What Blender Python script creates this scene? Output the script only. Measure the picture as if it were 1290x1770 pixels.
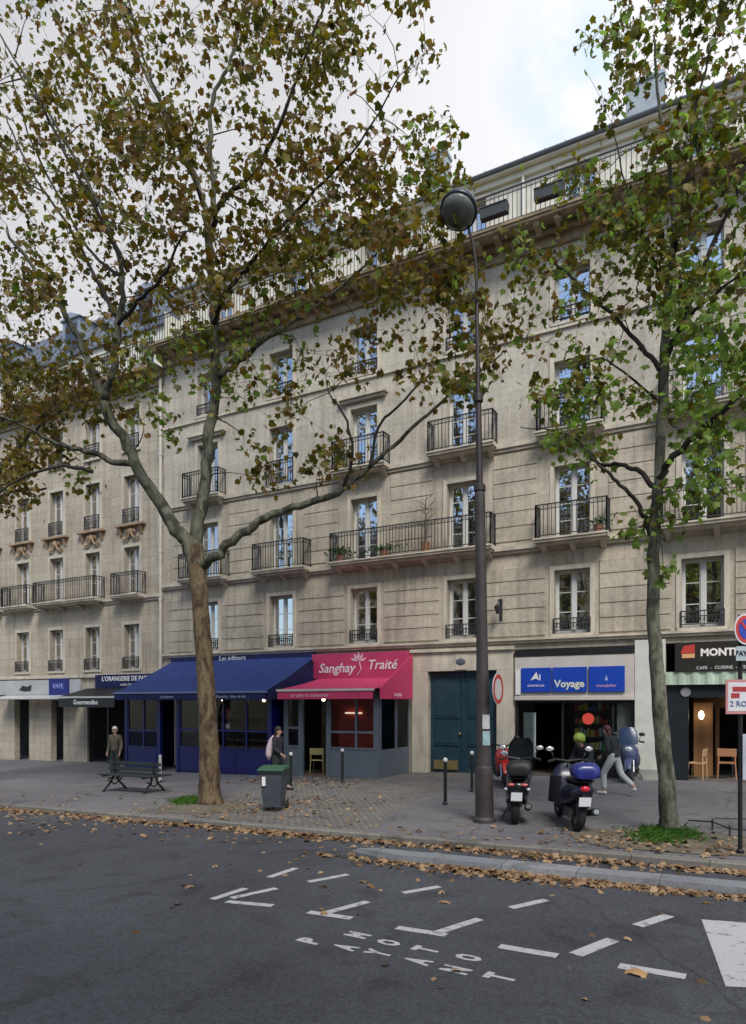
import bpy, math, random
import numpy as np
from mathutils import Vector, Matrix

SC = bpy.context.scene
COL = SC.collection
for o in list(bpy.data.objects): bpy.data.objects.remove(o)

# ------------------------------------------------------------ camera
F = 1200.0; YH = 1215.0; HC = 2.3
TH = math.atan(F / 2195.0); cT, sT = math.cos(TH), math.sin(TH)
cam = bpy.data.cameras.new('Camera'); camo = bpy.data.objects.new('Camera', cam); COL.objects.link(camo)
camo.location = (0, 0, HC); camo.rotation_euler = (math.pi/2, 0, TH)
cam.sensor_fit = 'HORIZONTAL'; cam.sensor_width = 36; cam.lens = 36*F/1290.0
cam.shift_y = (YH-885.0)/1290.0; cam.clip_end = 800; cam.clip_start = .1
SC.camera = camo
# ------------------------------------------------------------ sky
SUN = Vector((.50, -.62, .95)).normalized()
w = bpy.data.worlds.new('World'); SC.world = w; w.use_nodes = True
nt = w.node_tree; nt.nodes.clear(); N = nt.nodes.new; L = nt.links.new
out = N('ShaderNodeOutputWorld'); mix = N('ShaderNodeMixShader')
bgs = N('ShaderNodeBackground'); bgc = N('ShaderNodeBackground')
sky = N('ShaderNodeTexSky'); sky.sky_type = 'NISHITA'; sky.sun_disc = False
sky.sun_elevation = math.asin(SUN.z); sky.sun_rotation = math.atan2(SUN.x, SUN.y)
bgs.inputs[1].default_value = .15; L(sky.outputs[0], bgs.inputs[0])
tc = N('ShaderNodeTexCoord'); sep = N('ShaderNodeSeparateXYZ'); L(tc.outputs['Generated'], sep.inputs[0])
no = N('ShaderNodeTexNoise'); no.inputs['Scale'].default_value = 3.2; no.inputs['Detail'].default_value = 6; no.inputs['Roughness'].default_value = .55
L(tc.outputs['Generated'], no.inputs['Vector'])
def mth(op, a, b=None, clamp=False):
    m = N('ShaderNodeMath'); m.operation = op; m.use_clamp = clamp
    for i, v in enumerate((a, b)):
        if v is None: continue
        if isinstance(v, (int, float)): m.inputs[i].default_value = v
        else: L(v, m.inputs[i])
    return m.outputs[0]
def dirdot(px, py):
    k = (px-645)/F; v = Vector((-sT+cT*k, cT+sT*k, (YH-py)/F)).normalized()
    d = N('ShaderNodeVectorMath'); d.operation = 'DOT_PRODUCT'; L(tc.outputs['Generated'], d.inputs[0]); d.inputs[1].default_value = v
    return d.outputs['Value']
# clouds thick ahead (+Y), open blue behind the camera
front = mth('SUBTRACT', mth('MULTIPLY', sep.outputs[1], 2.4), .0)
cl = mth('ADD', mth('MULTIPLY', mth('SUBTRACT', no.outputs[0], .42), 5.0), front)
patch1 = mth('MULTIPLY', mth('SUBTRACT', dirdot(965, 115), .9972), 420, True)
patch2 = mth('MULTIPLY', mth('SUBTRACT', dirdot(1000, 215), .9985), 700, True)
no3 = N('ShaderNodeTexNoise'); no3.inputs['Scale'].default_value = 16; no3.inputs['Detail'].default_value = 6; L(tc.outputs['Generated'], no3.inputs['Vector'])
pn = mth('MULTIPLY', mth('SUBTRACT', no3.outputs[0], .40), 4.0, True)
pm = mth('MULTIPLY', mth('MAXIMUM', patch1, patch2), pn)
cl = mth('MINIMUM', mth('MAXIMUM', cl, 0.0), 1.0)
L(cl, mix.inputs[0]); L(bgs.outputs[0], mix.inputs[1]); L(bgc.outputs[0], mix.inputs[2]); L(mix.outputs[0], out.inputs[0])
glow = mth('MULTIPLY', mth('SUBTRACT', dirdot(1080, 120), .94), 9.0, True)
no2 = N('ShaderNodeTexNoise'); no2.inputs['Scale'].default_value = 1.6; no2.inputs['Detail'].default_value = 4; L(tc.outputs['Generated'], no2.inputs['Vector'])
stg = mth('ADD', mth('MULTIPLY', glow, .42), mth('ADD', .50, mth('MULTIPLY', no2.outputs[0], .12)))
cmx = N('ShaderNodeMix'); cmx.data_type = 'RGBA'; cmx.inputs[6].default_value = (.965,.965,1.0,1); cmx.inputs[7].default_value = (.56,.80,.97,1); L(mth('MULTIPLY', pm, .6), cmx.inputs[0]); L(cmx.outputs[2], bgc.inputs[0]); L(stg, bgc.inputs[1])
# ------------------------------------------------------------ sun (behind thin cloud)
sl = bpy.data.lights.new('Sun', 'SUN'); sl.energy = 2.3; sl.angle = math.radians(20); sl.color = (1, .955, .88)
so = bpy.data.objects.new('Sun', sl); COL.objects.link(so); so.rotation_euler = SUN.to_track_quat('Z', 'Y').to_euler()
SC.view_settings.view_transform = 'Standard'; SC.view_settings.look = 'None'
SC.view_settings.exposure = 0.42; SC.view_settings.gamma = 1
SC.cycles.max_bounces = 6; SC.cycles.transparent_max_bounces = 10; SC.cycles.diffuse_bounces = 3
SC.cycles.caustics_reflective = False; SC.cycles.caustics_refractive = False

# ------------------------------------------------------------ measuring helpers (photo pixel -> real place)
def ab(px):
    k = (px-645)/F; return -sT+cT*k, cT+sT*k
def PF(px, py, Y):
    a, b = ab(px); t = Y/b; return Vector((a*t, Y, HC+(YH-py)/F*t))
def GZ(x): return .02*(x+9.4)
def PG(px, py, off=0.0):
    a, b = ab(px); t = (HC-.188+off)/((py-YH)/F+.02*a); return Vector((a*t, b*t, GZ(a*t)-off))
RD = .12   # the road lies this far below the pavement

# ------------------------------------------------------------ mesh helpers
class MB:
    def __init__(s): s.v = []; s.f = []; s.m = []; s.mi = 0; s.M = None
    def add(s, vs, fs):
        b = len(s.v)
        if s.M is not None: vs = [tuple(s.M @ Vector(v)) for v in vs]
        s.v += [tuple(v) for v in vs]; s.f += [tuple(i+b for i in f) for f in fs]; s.m += [s.mi]*len(fs)
        return s
    def box(s, x0, y0, z0, x1, y1, z1):
        if x0 > x1: x0, x1 = x1, x0
        if y0 > y1: y0, y1 = y1, y0
        if z0 > z1: z0, z1 = z1, z0
        return s.add([(x0,y0,z0),(x1,y0,z0),(x1,y1,z0),(x0,y1,z0),(x0,y0,z1),(x1,y0,z1),(x1,y1,z1),(x0,y1,z1)],
              [(3,2,1,0),(4,5,6,7),(0,1,5,4),(1,2,6,5),(2,3,7,6),(3,0,4,7)])
    def cbox(s, c, d): return s.box(c[0]-d[0]/2, c[1]-d[1]/2, c[2]-d[2]/2, c[0]+d[0]/2, c[1]+d[1]/2, c[2]+d[2]/2)
    def quad(s, a, b, c, d): return s.add([a,b,c,d], [(0,1,2,3)])
    def tube(s, P, R, n=8, cap=True):
        P = [Vector(p) for p in P]
        if isinstance(R, (int, float)): R = [R]*len(P)
        vs = []; fs = []; u = None
        for i, p in enumerate(P):
            t = (P[min(i+1, len(P)-1)]-P[max(i-1, 0)])
            t = t.normalized() if t.length > 1e-9 else Vector((0,0,1))
            if u is None: u = t.orthogonal().normalized()
            else:
                u = u-t*u.dot(t); u = u.normalized() if u.length > 1e-6 else t.orthogonal().normalized()
            v = t.cross(u)
            for k in range(n):
                a = 2*math.pi*k/n; vs.append(p+(u*math.cos(a)+v*math.sin(a))*R[i])
        for i in range(len(P)-1):
            for k in range(n):
                k2 = (k+1) % n; fs.append((i*n+k, i*n+k2, (i+1)*n+k2, (i+1)*n+k))
        if cap: fs.append(tuple(reversed(range(n)))); fs.append(tuple(range((len(P)-1)*n, len(P)*n)))
        return s.add(vs, fs)
    def lathe(s, prof, n=16, c=(0,0,0)):
        vs = []; fs = []
        for r, z in prof:
            for k in range(n):
                a = 2*math.pi*k/n; vs.append((c[0]+r*math.cos(a), c[1]+r*math.sin(a), c[2]+z))
        for i in range(len(prof)-1):
            for k in range(n):
                k2 = (k+1) % n; fs.append((i*n+k, i*n+k2, (i+1)*n+k2, (i+1)*n+k))
        fs.append(tuple(reversed(range(n)))); fs.append(tuple(range((len(prof)-1)*n, len(prof)*n)))
        return s.add(vs, fs)
    def ell(s, c, r, n=12, m=8):
        prof = [(max(1e-4, math.sin(math.pi*i/m)), -math.cos(math.pi*i/m)) for i in range(m+1)]
        vs = []; fs = []
        for a_, z in prof:
            for k in range(n):
                a = 2*math.pi*k/n; vs.append((c[0]+r[0]*a_*math.cos(a), c[1]+r[1]*a_*math.sin(a), c[2]+r[2]*z))
        for i in range(m):
            for k in range(n):
                k2 = (k+1) % n; fs.append((i*n+k, i*n+k2, (i+1)*n+k2, (i+1)*n+k))
        return s.add(vs, fs)
    def prism(s, prof, x0, x1, axis='x'):
        """profile polygon of (a,b) swept along an axis: x -> (y,z), y -> (x,z), z -> (x,y)"""
        n = len(prof)
        mk = {'x': lambda p, t: (t, p[0], p[1]), 'y': lambda p, t: (p[0], t, p[1]), 'z': lambda p, t: (p[0], p[1], t)}[axis]
        vs = [mk(p, x0) for p in prof]+[mk(p, x1) for p in prof]
        fs = [tuple(reversed(range(n))), tuple(range(n, 2*n))]+[(i, (i+1) % n, n+(i+1) % n, n+i) for i in range(n)]
        return s.add(vs, fs)
    def sloped(s):
        s.v = [(x, y, z+GZ(x)) for x, y, z in s.v]; return s
    def mesh(s, name, mats, off=None, smooth=False):
        me = bpy.data.meshes.new(name)
        v = s.v if off is None else [(a-off[0], b-off[1], c-off[2]) for a, b, c in s.v]
        me.from_pydata(v, [], s.f)
        for m in (mats if isinstance(mats, (list, tuple)) else [mats]): me.materials.append(m)
        me.polygons.foreach_set('material_index', s.m)
        if smooth: me.polygons.foreach_set('use_smooth', [True]*len(s.f))
        me.update(); return me

def tag(o, label=None, cat=None, group=None, kind=None):
    if label: o['label'] = label
    if cat: o['category'] = cat
    if group: o['group'] = group
    if kind: o['kind'] = kind
    return o
def thing(name, label, cat, loc=(0,0,0), rz=0, group=None):
    o = bpy.data.objects.new(name, None); COL.objects.link(o); o.location = loc; o.rotation_euler = (0,0,rz)
    o.empty_display_size = .2
    return tag(o, label, cat, group)
def obj(name, mb, mats, parent=None, world=True, smooth=False, bevel=0, loc=None):
    """one mesh object. world=True: the builder's vertices are world coordinates"""
    off = None
    if parent is not None and world:
        off = Vector(parent.location)
        if parent.parent is not None: off = off+Vector(parent.parent.location)
    me = mb if isinstance(mb, bpy.types.Mesh) else mb.mesh(name, mats, off, smooth)
    o = bpy.data.objects.new(name, me); COL.objects.link(o)
    if parent is not None: o.parent = parent
    if loc is not None: o.location = loc
    if bevel:
        b = o.modifiers.new('b', 'BEVEL'); b.width = bevel; b.segments = 2; b.limit_method = 'ANGLE'; b.angle_limit = math.radians(40)
    return o
def struct(name, mb, mats, smooth=False): return tag(obj(name, mb, mats, smooth=smooth), kind='structure')
def copy_tree(o, parent=None):
    c = o.copy(); COL.objects.link(c); c.parent = parent
    for ch in list(o.children): copy_tree(ch, c)
    return c
def text_mesh(s, size, mats, ext=.004, shear=0, bold=0, align='CENTER'):
    cu = bpy.data.curves.new('t', 'FONT'); cu.body = s; cu.size = size; cu.extrude = ext; cu.align_x = align; cu.align_y = 'CENTER'; cu.shear = shear; cu.offset = bold
    cu.resolution_u = 2
    o = bpy.data.objects.new('t', cu); COL.objects.link(o)
    me = bpy.data.meshes.new_from_object(o.evaluated_get(bpy.context.evaluated_depsgraph_get()))
    bpy.data.objects.remove(o); me.materials.clear(); me.materials.append(mats); return me
def letter(s, size, x, y, z, m, parent, **k):
    """upright lettering on a wall, facing the street (-Y)"""
    me = text_mesh(s, size, m, **k); me.transform(Matrix.Translation((x,y,z)) @ Matrix.Rotation(math.pi/2, 4, 'X'))
    off = Vector(parent.location) if parent.parent is None else Vector(parent.location)+Vector(parent.parent.location)
    me.transform(Matrix.Translation(-off))
    o = bpy.data.objects.new('lettering', me); COL.objects.link(o); o.parent = parent; return o

# ------------------------------------------------------------ materials
MATS = {}
def mat(name, col, rough=.7, metal=0, var=.0, scale=3.0, bump=0, bscale=60, emit=0, col2=None, stretch=None, spec=.5, coat=0):
    if name in MATS: return MATS[name]
    m = bpy.data.materials.new(name); m.use_nodes = True; t = m.node_tree; p = t.nodes['Principled BSDF']
    p.inputs['Roughness'].default_value = rough; p.inputs['Metallic'].default_value = metal
    p.inputs['Base Color'].default_value = (*col, 1); p.inputs['Specular IOR Level'].default_value = spec
    p.inputs['Coat Weight'].default_value = coat
    if emit: p.inputs['Emission Color'].default_value = (*col, 1); p.inputs['Emission Strength'].default_value = emit
    if var or col2 or bump:
        c = t.nodes.new('ShaderNodeTexCoord'); mp = t.nodes.new('ShaderNodeMapping'); t.links.new(c.outputs['Object'], mp.inputs[0])
        if stretch: mp.inputs['Scale'].default_value = stretch
    if var or col2:
        n = t.nodes.new('ShaderNodeTexNoise'); n.inputs['Scale'].default_value = scale; n.inputs['Detail'].default_value = 8; n.inputs['Roughness'].default_value = .62
        t.links.new(mp.outputs[0], n.inputs['Vector'])
        r = t.nodes.new('ShaderNodeValToRGB'); r.color_ramp.elements[0].position = .34; r.color_ramp.elements[1].position = .66
        a = col2 if col2 else tuple(x*(1-var) for x in col); b = col if col2 else tuple(min(1, x*(1+var)) for x in col)
        r.color_ramp.elements[0].color = (*a, 1); r.color_ramp.elements[1].color = (*b, 1)
        t.links.new(n.outputs[0], r.inputs[0]); t.links.new(r.outputs[0], p.inputs['Base Color'])
    if bump:
        n2 = t.nodes.new('ShaderNodeTexNoise'); n2.inputs['Scale'].default_value = bscale; n2.inputs['Detail'].default_value = 4
        t.links.new(c.outputs['Object'], n2.inputs['Vector'])
        bp = t.nodes.new('ShaderNodeBump'); bp.inputs['Strength'].default_value = bump; bp.inputs['Distance'].default_value = .02
        t.links.new(n2.outputs[0], bp.inputs['Height']); t.links.new(bp.outputs[0], p.inputs['Normal'])
    MATS[name] = m; return m
def nodes(m):
    t = m.node_tree; return t, t.nodes.new, t.links.new, t.nodes['Principled BSDF']

def stone_mat(name, base, dark, bw, bh, joint, jw=.012, grime=.5):
    """ashlar stone: block joints, block-to-block tone, blotches and rain streaks"""
    m = bpy.data.materials.new(name); m.use_nodes = True; t, n, l, p = nodes(m)
    p.inputs['Roughness'].default_value = .9; p.inputs['Specular IOR Level'].default_value = .2
    c = n('ShaderNodeTexCoord'); s = n('ShaderNodeSeparateXYZ'); l(c.outputs['Object'], s.inputs[0])
    ax = n('ShaderNodeMath'); ax.operation = 'ADD'; l(s.outputs[0], ax.inputs[0]); l(s.outputs[1], ax.inputs[1])
    cm = n('ShaderNodeCombineXYZ'); l(ax.outputs[0], cm.inputs[0]); l(s.outputs[2], cm.inputs[1])
    b = n('ShaderNodeTexBrick'); l(cm.outputs[0], b.inputs['Vector']); b.inputs['Scale'].default_value = 1
    b.inputs['Brick Width'].default_value = bw; b.inputs['Row Height'].default_value = bh; b.inputs['Mortar Size'].default_value = jw
    b.inputs['Mortar Smooth'].default_value = .3
    b.inputs['Color1'].default_value = (*base, 1); b.inputs['Color2'].default_value = (*[x*.84 for x in base], 1); b.inputs['Mortar'].default_value = (*joint, 1)
    n1 = n('ShaderNodeTexNoise'); n1.inputs['Scale'].default_value = .55; n1.inputs['Detail'].default_value = 9; n1.inputs['Roughness'].default_value = .65; l(c.outputs['Object'], n1.inputs['Vector'])
    mp = n('ShaderNodeMapping'); mp.inputs['Scale'].default_value = (3.0, 3.0, .16); l(c.outputs['Object'], mp.inputs[0])
    n2 = n('ShaderNodeTexNoise'); n2.inputs['Scale'].default_value = 1.6; n2.inputs['Detail'].default_value = 7; n2.inputs['Roughness'].default_value = .6; l(mp.outputs[0], n2.inputs['Vector'])
    av = n('ShaderNodeMath'); av.operation = 'ADD'; l(n1.outputs[0], av.inputs[0]); l(n2.outputs[0], av.inputs[1])
    r = n('ShaderNodeMapRange'); r.inputs['From Min'].default_value = .92; r.inputs['From Max'].default_value = 1.26; r.inputs['To Max'].default_value = grime; l(av.outputs[0], r.inputs[0])
    mx = n('ShaderNodeMix'); mx.data_type = 'RGBA'; mx.inputs[7].default_value = (*dark, 1); l(r.outputs[0], mx.inputs[0]); l(b.outputs['Color'], mx.inputs[6])
    n3 = n('ShaderNodeTexNoise'); n3.inputs['Scale'].default_value = 9; n3.inputs['Detail'].default_value = 8; l(c.outputs['Object'], n3.inputs['Vector'])
    r3 = n('ShaderNodeMapRange'); r3.inputs['From Min'].default_value = .3; r3.inputs['From Max'].default_value = .7; r3.inputs['To Min'].default_value = .86; r3.inputs['To Max'].default_value = 1.1; l(n3.outputs[0], r3.inputs[0])
    mm = n('ShaderNodeMix'); mm.data_type = 'RGBA'; mm.blend_type = 'MULTIPLY'; mm.inputs[0].default_value = 1; l(mx.outputs[2], mm.inputs[6]); l(r3.outputs[0], mm.inputs[7])
    l(mm.outputs[2], p.inputs['Base Color'])
    bp = n('ShaderNodeBump'); bp.inputs['Strength'].default_value = .5; bp.inputs['Distance'].default_value = .02; bp.invert = True
    ad = n('ShaderNodeMath'); ad.operation = 'MULTIPLY_ADD'; ad.inputs[1].default_value = .35; l(n3.outputs[0], ad.inputs[0]); l(b.outputs['Fac'], ad.inputs[2])
    l(ad.outputs[0], bp.inputs['Height']); l(bp.outputs[0], p.inputs['Normal'])
    MATS[name] = m; return m
def glass_mat(name, tint=(.75,.8,.8), fac=.34, rough=.02, ior=1.5):
    m = bpy.data.materials.new(name); m.use_nodes = True; t = m.node_tree; t.nodes.clear(); n = t.nodes.new; l = t.links.new
    o = n('ShaderNodeOutputMaterial'); mx = n('ShaderNodeMixShader'); tr = n('ShaderNodeBsdfTransparent'); gl = n('ShaderNodeBsdfGlossy')
    tr.inputs[0].default_value = (*tint, 1); gl.inputs[0].default_value = (.95,.97,1,1); gl.inputs['Roughness'].default_value = rough
    fr = n('ShaderNodeFresnel'); fr.inputs[0].default_value = ior
    ad = n('ShaderNodeMath'); ad.operation = 'ADD'; ad.use_clamp = True; ad.inputs[1].default_value = fac; l(fr.outputs[0], ad.inputs[0]); l(ad.outputs[0], mx.inputs[0])
    c = n('ShaderNodeTexCoord'); ns = n('ShaderNodeTexNoise'); ns.inputs['Scale'].default_value = .9; l(c.outputs['Object'], ns.inputs['Vector'])
    bp = n('ShaderNodeBump'); bp.inputs['Strength'].default_value = .05; bp.inputs['Distance'].default_value = .1; l(ns.outputs[0], bp.inputs['Height']); l(bp.outputs[0], gl.inputs['Normal'])
    l(tr.outputs[0], mx.inputs[1]); l(gl.outputs[0], mx.inputs[2]); l(mx.outputs[0], o.inputs[0]); MATS[name] = m; return m

S_MAIN = stone_mat('stone_main', (.545,.485,.385), (.21,.175,.13), 1.15, .43, (.42,.37,.29), .006, .60)
S_UP = stone_mat('stone_upper', (.58,.53,.44), (.25,.215,.165), 1.3, .46, (.50,.455,.375), .005, .58)
S_LEFT = stone_mat('stone_left', (.53,.465,.365), (.23,.19,.14), 1.1, .40, (.34,.28,.20), .008, .58)
S_TRIM = mat('stone_trim', (.54,.485,.39), .9, 0, .22, 2.5, .2, 40, stretch=(1,1,.4))
S_TRIMD = mat('stone_trim_weathered', (.40,.32,.21), .9, 0, .35, 2.0, .2, 40, col2=(.20,.145,.09))
CREAM = mat('cream_render', (.66,.63,.54), .9, 0, .10, 1.3, .1, 60)
ZINC = mat('zinc', (.24,.26,.29), .5, .3, .18, 2.0)
DARKIN = mat('room_dark', (.035,.034,.033), .9, 0, .4, 1.5)  # near-black colour stands in for the darkness of unlit rooms
CURT = mat('curtain', (.62,.61,.58), .9, 0, .12, 14, stretch=(1,1,.05))
WFRAME = mat('white_paint', (.62,.62,.59), .5, 0, .06, 6)
IRON = mat('wrought_iron', (.035,.038,.042), .55, .2, .2, 8)
GLASS = glass_mat('window_glass', (.74,.78,.80), .54)
SGLASS = glass_mat('shop_glass', (.86,.88,.88), .0, ior=1.22)
PIPE = mat('pipe_white', (.62,.60,.54), .6, 0, .1, 3)

# ------------------------------------------------------------ ground
def asphalt(name, c1, c2, grain=.5, crack=True, bricks=None):
    m = bpy.data.materials.new(name); m.use_nodes = True; t, n, l, p = nodes(m)
    p.inputs['Roughness'].default_value = .82; p.inputs['Specular IOR Level'].default_value = .35
    c = n('ShaderNodeTexCoord')
    a = n('ShaderNodeTexNoise'); a.inputs['Scale'].default_value = .32; a.inputs['Detail'].default_value = 10; a.inputs['Roughness'].default_value = .6; l(c.outputs['Object'], a.inputs['Vector'])
    r = n('ShaderNodeValToRGB'); r.color_ramp.elements[0].position = .36; r.color_ramp.elements[1].position = .64
    r.color_ramp.elements[0].color = (*c2, 1); r.color_ramp.elements[1].color = (*c1, 1); l(a.outputs[0], r.inputs[0])
    g = n('ShaderNodeTexNoise'); g.inputs['Scale'].default_value = 55; g.inputs['Detail'].default_value = 3; g.inputs['Roughness'].default_value = .8; l(c.outputs['Object'], g.inputs['Vector'])
    gr = n('ShaderNodeMapRange'); gr.inputs['From Min'].default_value = .3; gr.inputs['From Max'].default_value = .7; gr.inputs['To Min'].default_value = 1-grain; gr.inputs['To Max'].default_value = 1+grain*.8; l(g.outputs[0], gr.inputs[0])
    mx = n('ShaderNodeMix'); mx.data_type = 'RGBA'; mx.blend_type = 'MULTIPLY'; mx.inputs[0].default_value = 1; l(r.outputs[0], mx.inputs[6]); l(gr.outputs[0], mx.inputs[7])
    colout = mx.outputs[2]
    st = n('ShaderNodeTexNoise'); st.inputs['Scale'].default_value = 1.7; st.inputs['Detail'].default_value = 6; st.inputs['Distortion'].default_value = .6; l(c.outputs['Object'], st.inputs['Vector'])
    sr = n('ShaderNodeMapRange'); sr.inputs['From Min'].default_value = .55; sr.inputs['From Max'].default_value = .68; sr.inputs['To Min'].default_value = 1; sr.inputs['To Max'].default_value = .68; l(st.outputs[0], sr.inputs[0])
    m2 = n('ShaderNodeMix'); m2.data_type = 'RGBA'; m2.blend_type = 'MULTIPLY'; m2.inputs[0].default_value = 1; l(colout, m2.inputs[6]); l(sr.outputs[0], m2.inputs[7]); colout = m2.outputs[2]
    ag = n('ShaderNodeTexVoronoi'); ag.inputs['Scale'].default_value = 38; l(c.outputs['Object'], ag.inputs['Vector'])
    agr = n('ShaderNodeMapRange'); agr.inputs['From Max'].default_value = 1.0; agr.inputs['To Min'].default_value = 1-grain*.6; agr.inputs['To Max'].default_value = 1+grain*.7; l(ag.outputs['Color'], agr.inputs[0])
    m4 = n('ShaderNodeMix'); m4.data_type = 'RGBA'; m4.blend_type = 'MULTIPLY'; m4.inputs[0].default_value = 1; l(colout, m4.inputs[6]); l(agr.outputs[0], m4.inputs[7]); colout = m4.outputs[2]
    hgt = g.outputs[0]
    if bricks:
        b = n('ShaderNodeTexBrick'); l(c.outputs['Object'], b.inputs['Vector']); b.inputs['Scale'].default_value = 1
        b.inputs['Brick Width'].default_value = bricks[0]; b.inputs['Row Height'].default_value = bricks[1]; b.inputs['Mortar Size'].default_value = bricks[2]
        b.inputs['Color1'].default_value = (1.1,1.08,1.05,1); b.inputs['Color2'].default_value = (.78,.78,.8,1); b.inputs['Mortar'].default_value = (.45,.43,.4,1)
        m3 = n('ShaderNodeMix'); m3.data_type = 'RGBA'; m3.blend_type = 'MULTIPLY'; m3.inputs[0].default_value = 1; l(colout, m3.inputs[6]); l(b.outputs[0], m3.inputs[7]); colout = m3.outputs[2]
        ad = n('ShaderNodeMath'); ad.operation = 'SUBTRACT'; l(g.outputs[0], ad.inputs[0]); l(b.outputs['Fac'], ad.inputs[1]); hgt = ad.outputs[0]
    elif crack:
        vo = n('ShaderNodeTexVoronoi'); vo.feature = 'DISTANCE_TO_EDGE'; vo.inputs['Scale'].default_value = .22
        dn = n('ShaderNodeTexNoise'); dn.inputs['Scale'].default_value = 1.3; dn.inputs['Detail'].default_value = 5; l(c.outputs['Object'], dn.inputs['Vector'])
        dm = n('ShaderNodeMix'); dm.data_type = 'RGBA'; dm.inputs[0].default_value = .35; l(c.outputs['Object'], dm.inputs[6]); l(dn.outputs['Color'], dm.inputs[7]); l(dm.outputs[2], vo.inputs['Vector'])
        cr = n('ShaderNodeMapRange'); cr.inputs['From Max'].default_value = .004; cr.inputs['To Min'].default_value = .6; cr.inputs['To Max'].default_value = 1; l(vo.outputs[0], cr.inputs[0])
        m3 = n('ShaderNodeMix'); m3.data_type = 'RGBA'; m3.blend_type = 'MULTIPLY'; m3.inputs[0].default_value = 1; l(colout, m3.inputs[6]); l(cr.outputs[0], m3.inputs[7]); colout = m3.outputs[2]
    l(colout, p.inputs['Base Color'])
    bp = n('ShaderNodeBump'); bp.inputs['Strength'].default_value = .45; bp.inputs['Distance'].default_value = .01; l(hgt, bp.inputs['Height']); l(bp.outputs[0], p.inputs['Normal'])
    return m
A_ROAD = asphalt('asphalt_road', (.075,.080,.090), (.048,.051,.059), .45)
A_WALK = asphalt('asphalt_pavement', (.165,.158,.163), (.11,.106,.111), .28)
A_PAVE = asphalt('stone_setts', (.23,.22,.20), (.16,.15,.14), .30, bricks=(.16,.11,.014))
A_GRAN = asphalt('granite', (.27,.28,.30), (.20,.21,.225), .22, bricks=(1.0,.8,.006))
A_KERB = asphalt('kerb_stone', (.23,.22,.20), (.16,.155,.14), .25, bricks=(1.0,.8,.008))
PAINT = mat('road_paint', (.45,.45,.45), .8, 0, 0, 11, .2, 80, col2=(.18,.18,.19))
# worn paint: mostly solid with ragged chips
_r = [x for x in PAINT.node_tree.nodes if x.type == 'VALTORGB'][0]; _r.color_ramp.elements[0].position = .33; _r.color_ramp.elements[1].position = .45
SOIL = mat('soil', (.17,.145,.105), .95, 0, .3, 3, .6, 30, col2=(.09,.075,.05))

KY = 10.5
mb = MB(); mb.quad((-90,-30,-RD),(60,-30,-RD),(60,KY+.05,-RD),(-90,KY+.05,-RD)).sloped(); struct('road', mb, A_ROAD)
mb = MB(); mb.quad((-90,KY-.02,-.004),(60,KY-.02,-.004),(60,60,-.004),(-90,60,-.004)).sloped(); struct('pavement', mb, A_WALK)
mb = MB(); mb.prism([(KY-.17,-.3),(KY-.17,-.02),(KY-.15,0),(KY,.002),(KY,-.3)], -90, 60).sloped(); struct('kerb', mb, A_KERB)
# driveway of stone setts in front of the carriage door
cor = [PG(655,1352), PG(860,1352), PG(720,1440), PG(470,1416)]
mb = MB(); mb.add([(c.x, max(c.y, KY+.02), .002) for c in cor], [(3,2,1,0)])
g0 = PG(655,1350); g1 = PG(735,1336)
mb = MB(); mb.add([(-12.2,KY+.01,.0),(-5.9,KY+.01,.0),(-7.0,15.2,.0),(-7.0,21.3,.0),(-9.95,21.3,.0),(-9.95,18.4,.0),(-11.6,17.6,.0)], [(0,1,2,3,4,5,6)]).sloped()
struct('sett_driveway', mb, A_PAVE)
# concrete separator of the cycle lane
e = [PG(585,1483,RD), PG(640,1478,RD)]
mb = MB(); prof = []
x0 = PG(583,1484,RD).x
ys, ye = 9.12, 9.5
top = [(-60,0)]
vs = [(x0,9.42,0),(x0+.5,9.22,0),(x0+.95,ys,0),(40,ys,0),(40,ye,0),(x0+.35,ye,0)]
lo = [(x,y,-RD-.02) for x,y,_ in vs]; hi = [(x+(.04 if i in(0,1) else 0),y+(.02 if i in (0,1,2,3) else -.02),-.035 if i else -.06) for i,(x,y,_) in enumerate(vs)]
mb.add(lo+hi, [tuple(range(6,12))]+[(i,(i+1)%6,6+(i+1)%6,6+i) for i in range(6)]).sloped(); struct('lane_separator', mb, A_GRAN)

# painted bay marks
def stroke(p0, p1, wpx):
    """painted bar between two photo points, width in metres"""
    a = PG(*p0, RD); b = PG(*p1, RD); d = (b-a); d.z = 0; d.normalize(); n_ = Vector((-d.y, d.x, 0))*wpx/2
    m = MB(); m.add([a-n_, b-n_, b+n_, a+n_], [(0,1,2,3)]); m.v = [(x,y,GZ(x)-RD+.004) for x,y,z in m.v]; return m
LW = .11
for a_, b_, w_ in [((465,1517),(512,1501),LW),((533,1525),(602,1512),LW),((697,1544),(760,1533),LW),((883,1570),(945,1556),LW),((1102,1601),(1157,1583),.13),
                 ((367,1555),(425,1536),LW),((400,1553),(478,1536),LW),((392,1559),(472,1566),LW),
                 ((558,1580),(636,1559),LW),((533,1577),(608,1588),LW),
                 ((752,1614),(830,1589),LW),((686,1604),(772,1617),LW),
                 ((863,1636),(964,1653),.12),((995,1651),(1060,1625),.14),((1070,1670),(1186,1689),.13)]:
    struct('parking_line', stroke(a_, b_, w_), PAINT)
q = [PG(1213,1590,RD), PG(1420,1605,RD), PG(1560,1720,RD), PG(1255,1706,RD)]
m_ = MB(); m_.add([(v.x, v.y, v.z+.004) for v in q], [(3,2,1,0)]); struct('crossing_stripe', m_, PAINT)
up = PG(838,1684.5,RD)-PG(888,1695.5,RD); up.z = 0; LH = up.length*1.02; up.normalize(); rt = Vector((up.y,-up.x,0))
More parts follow.
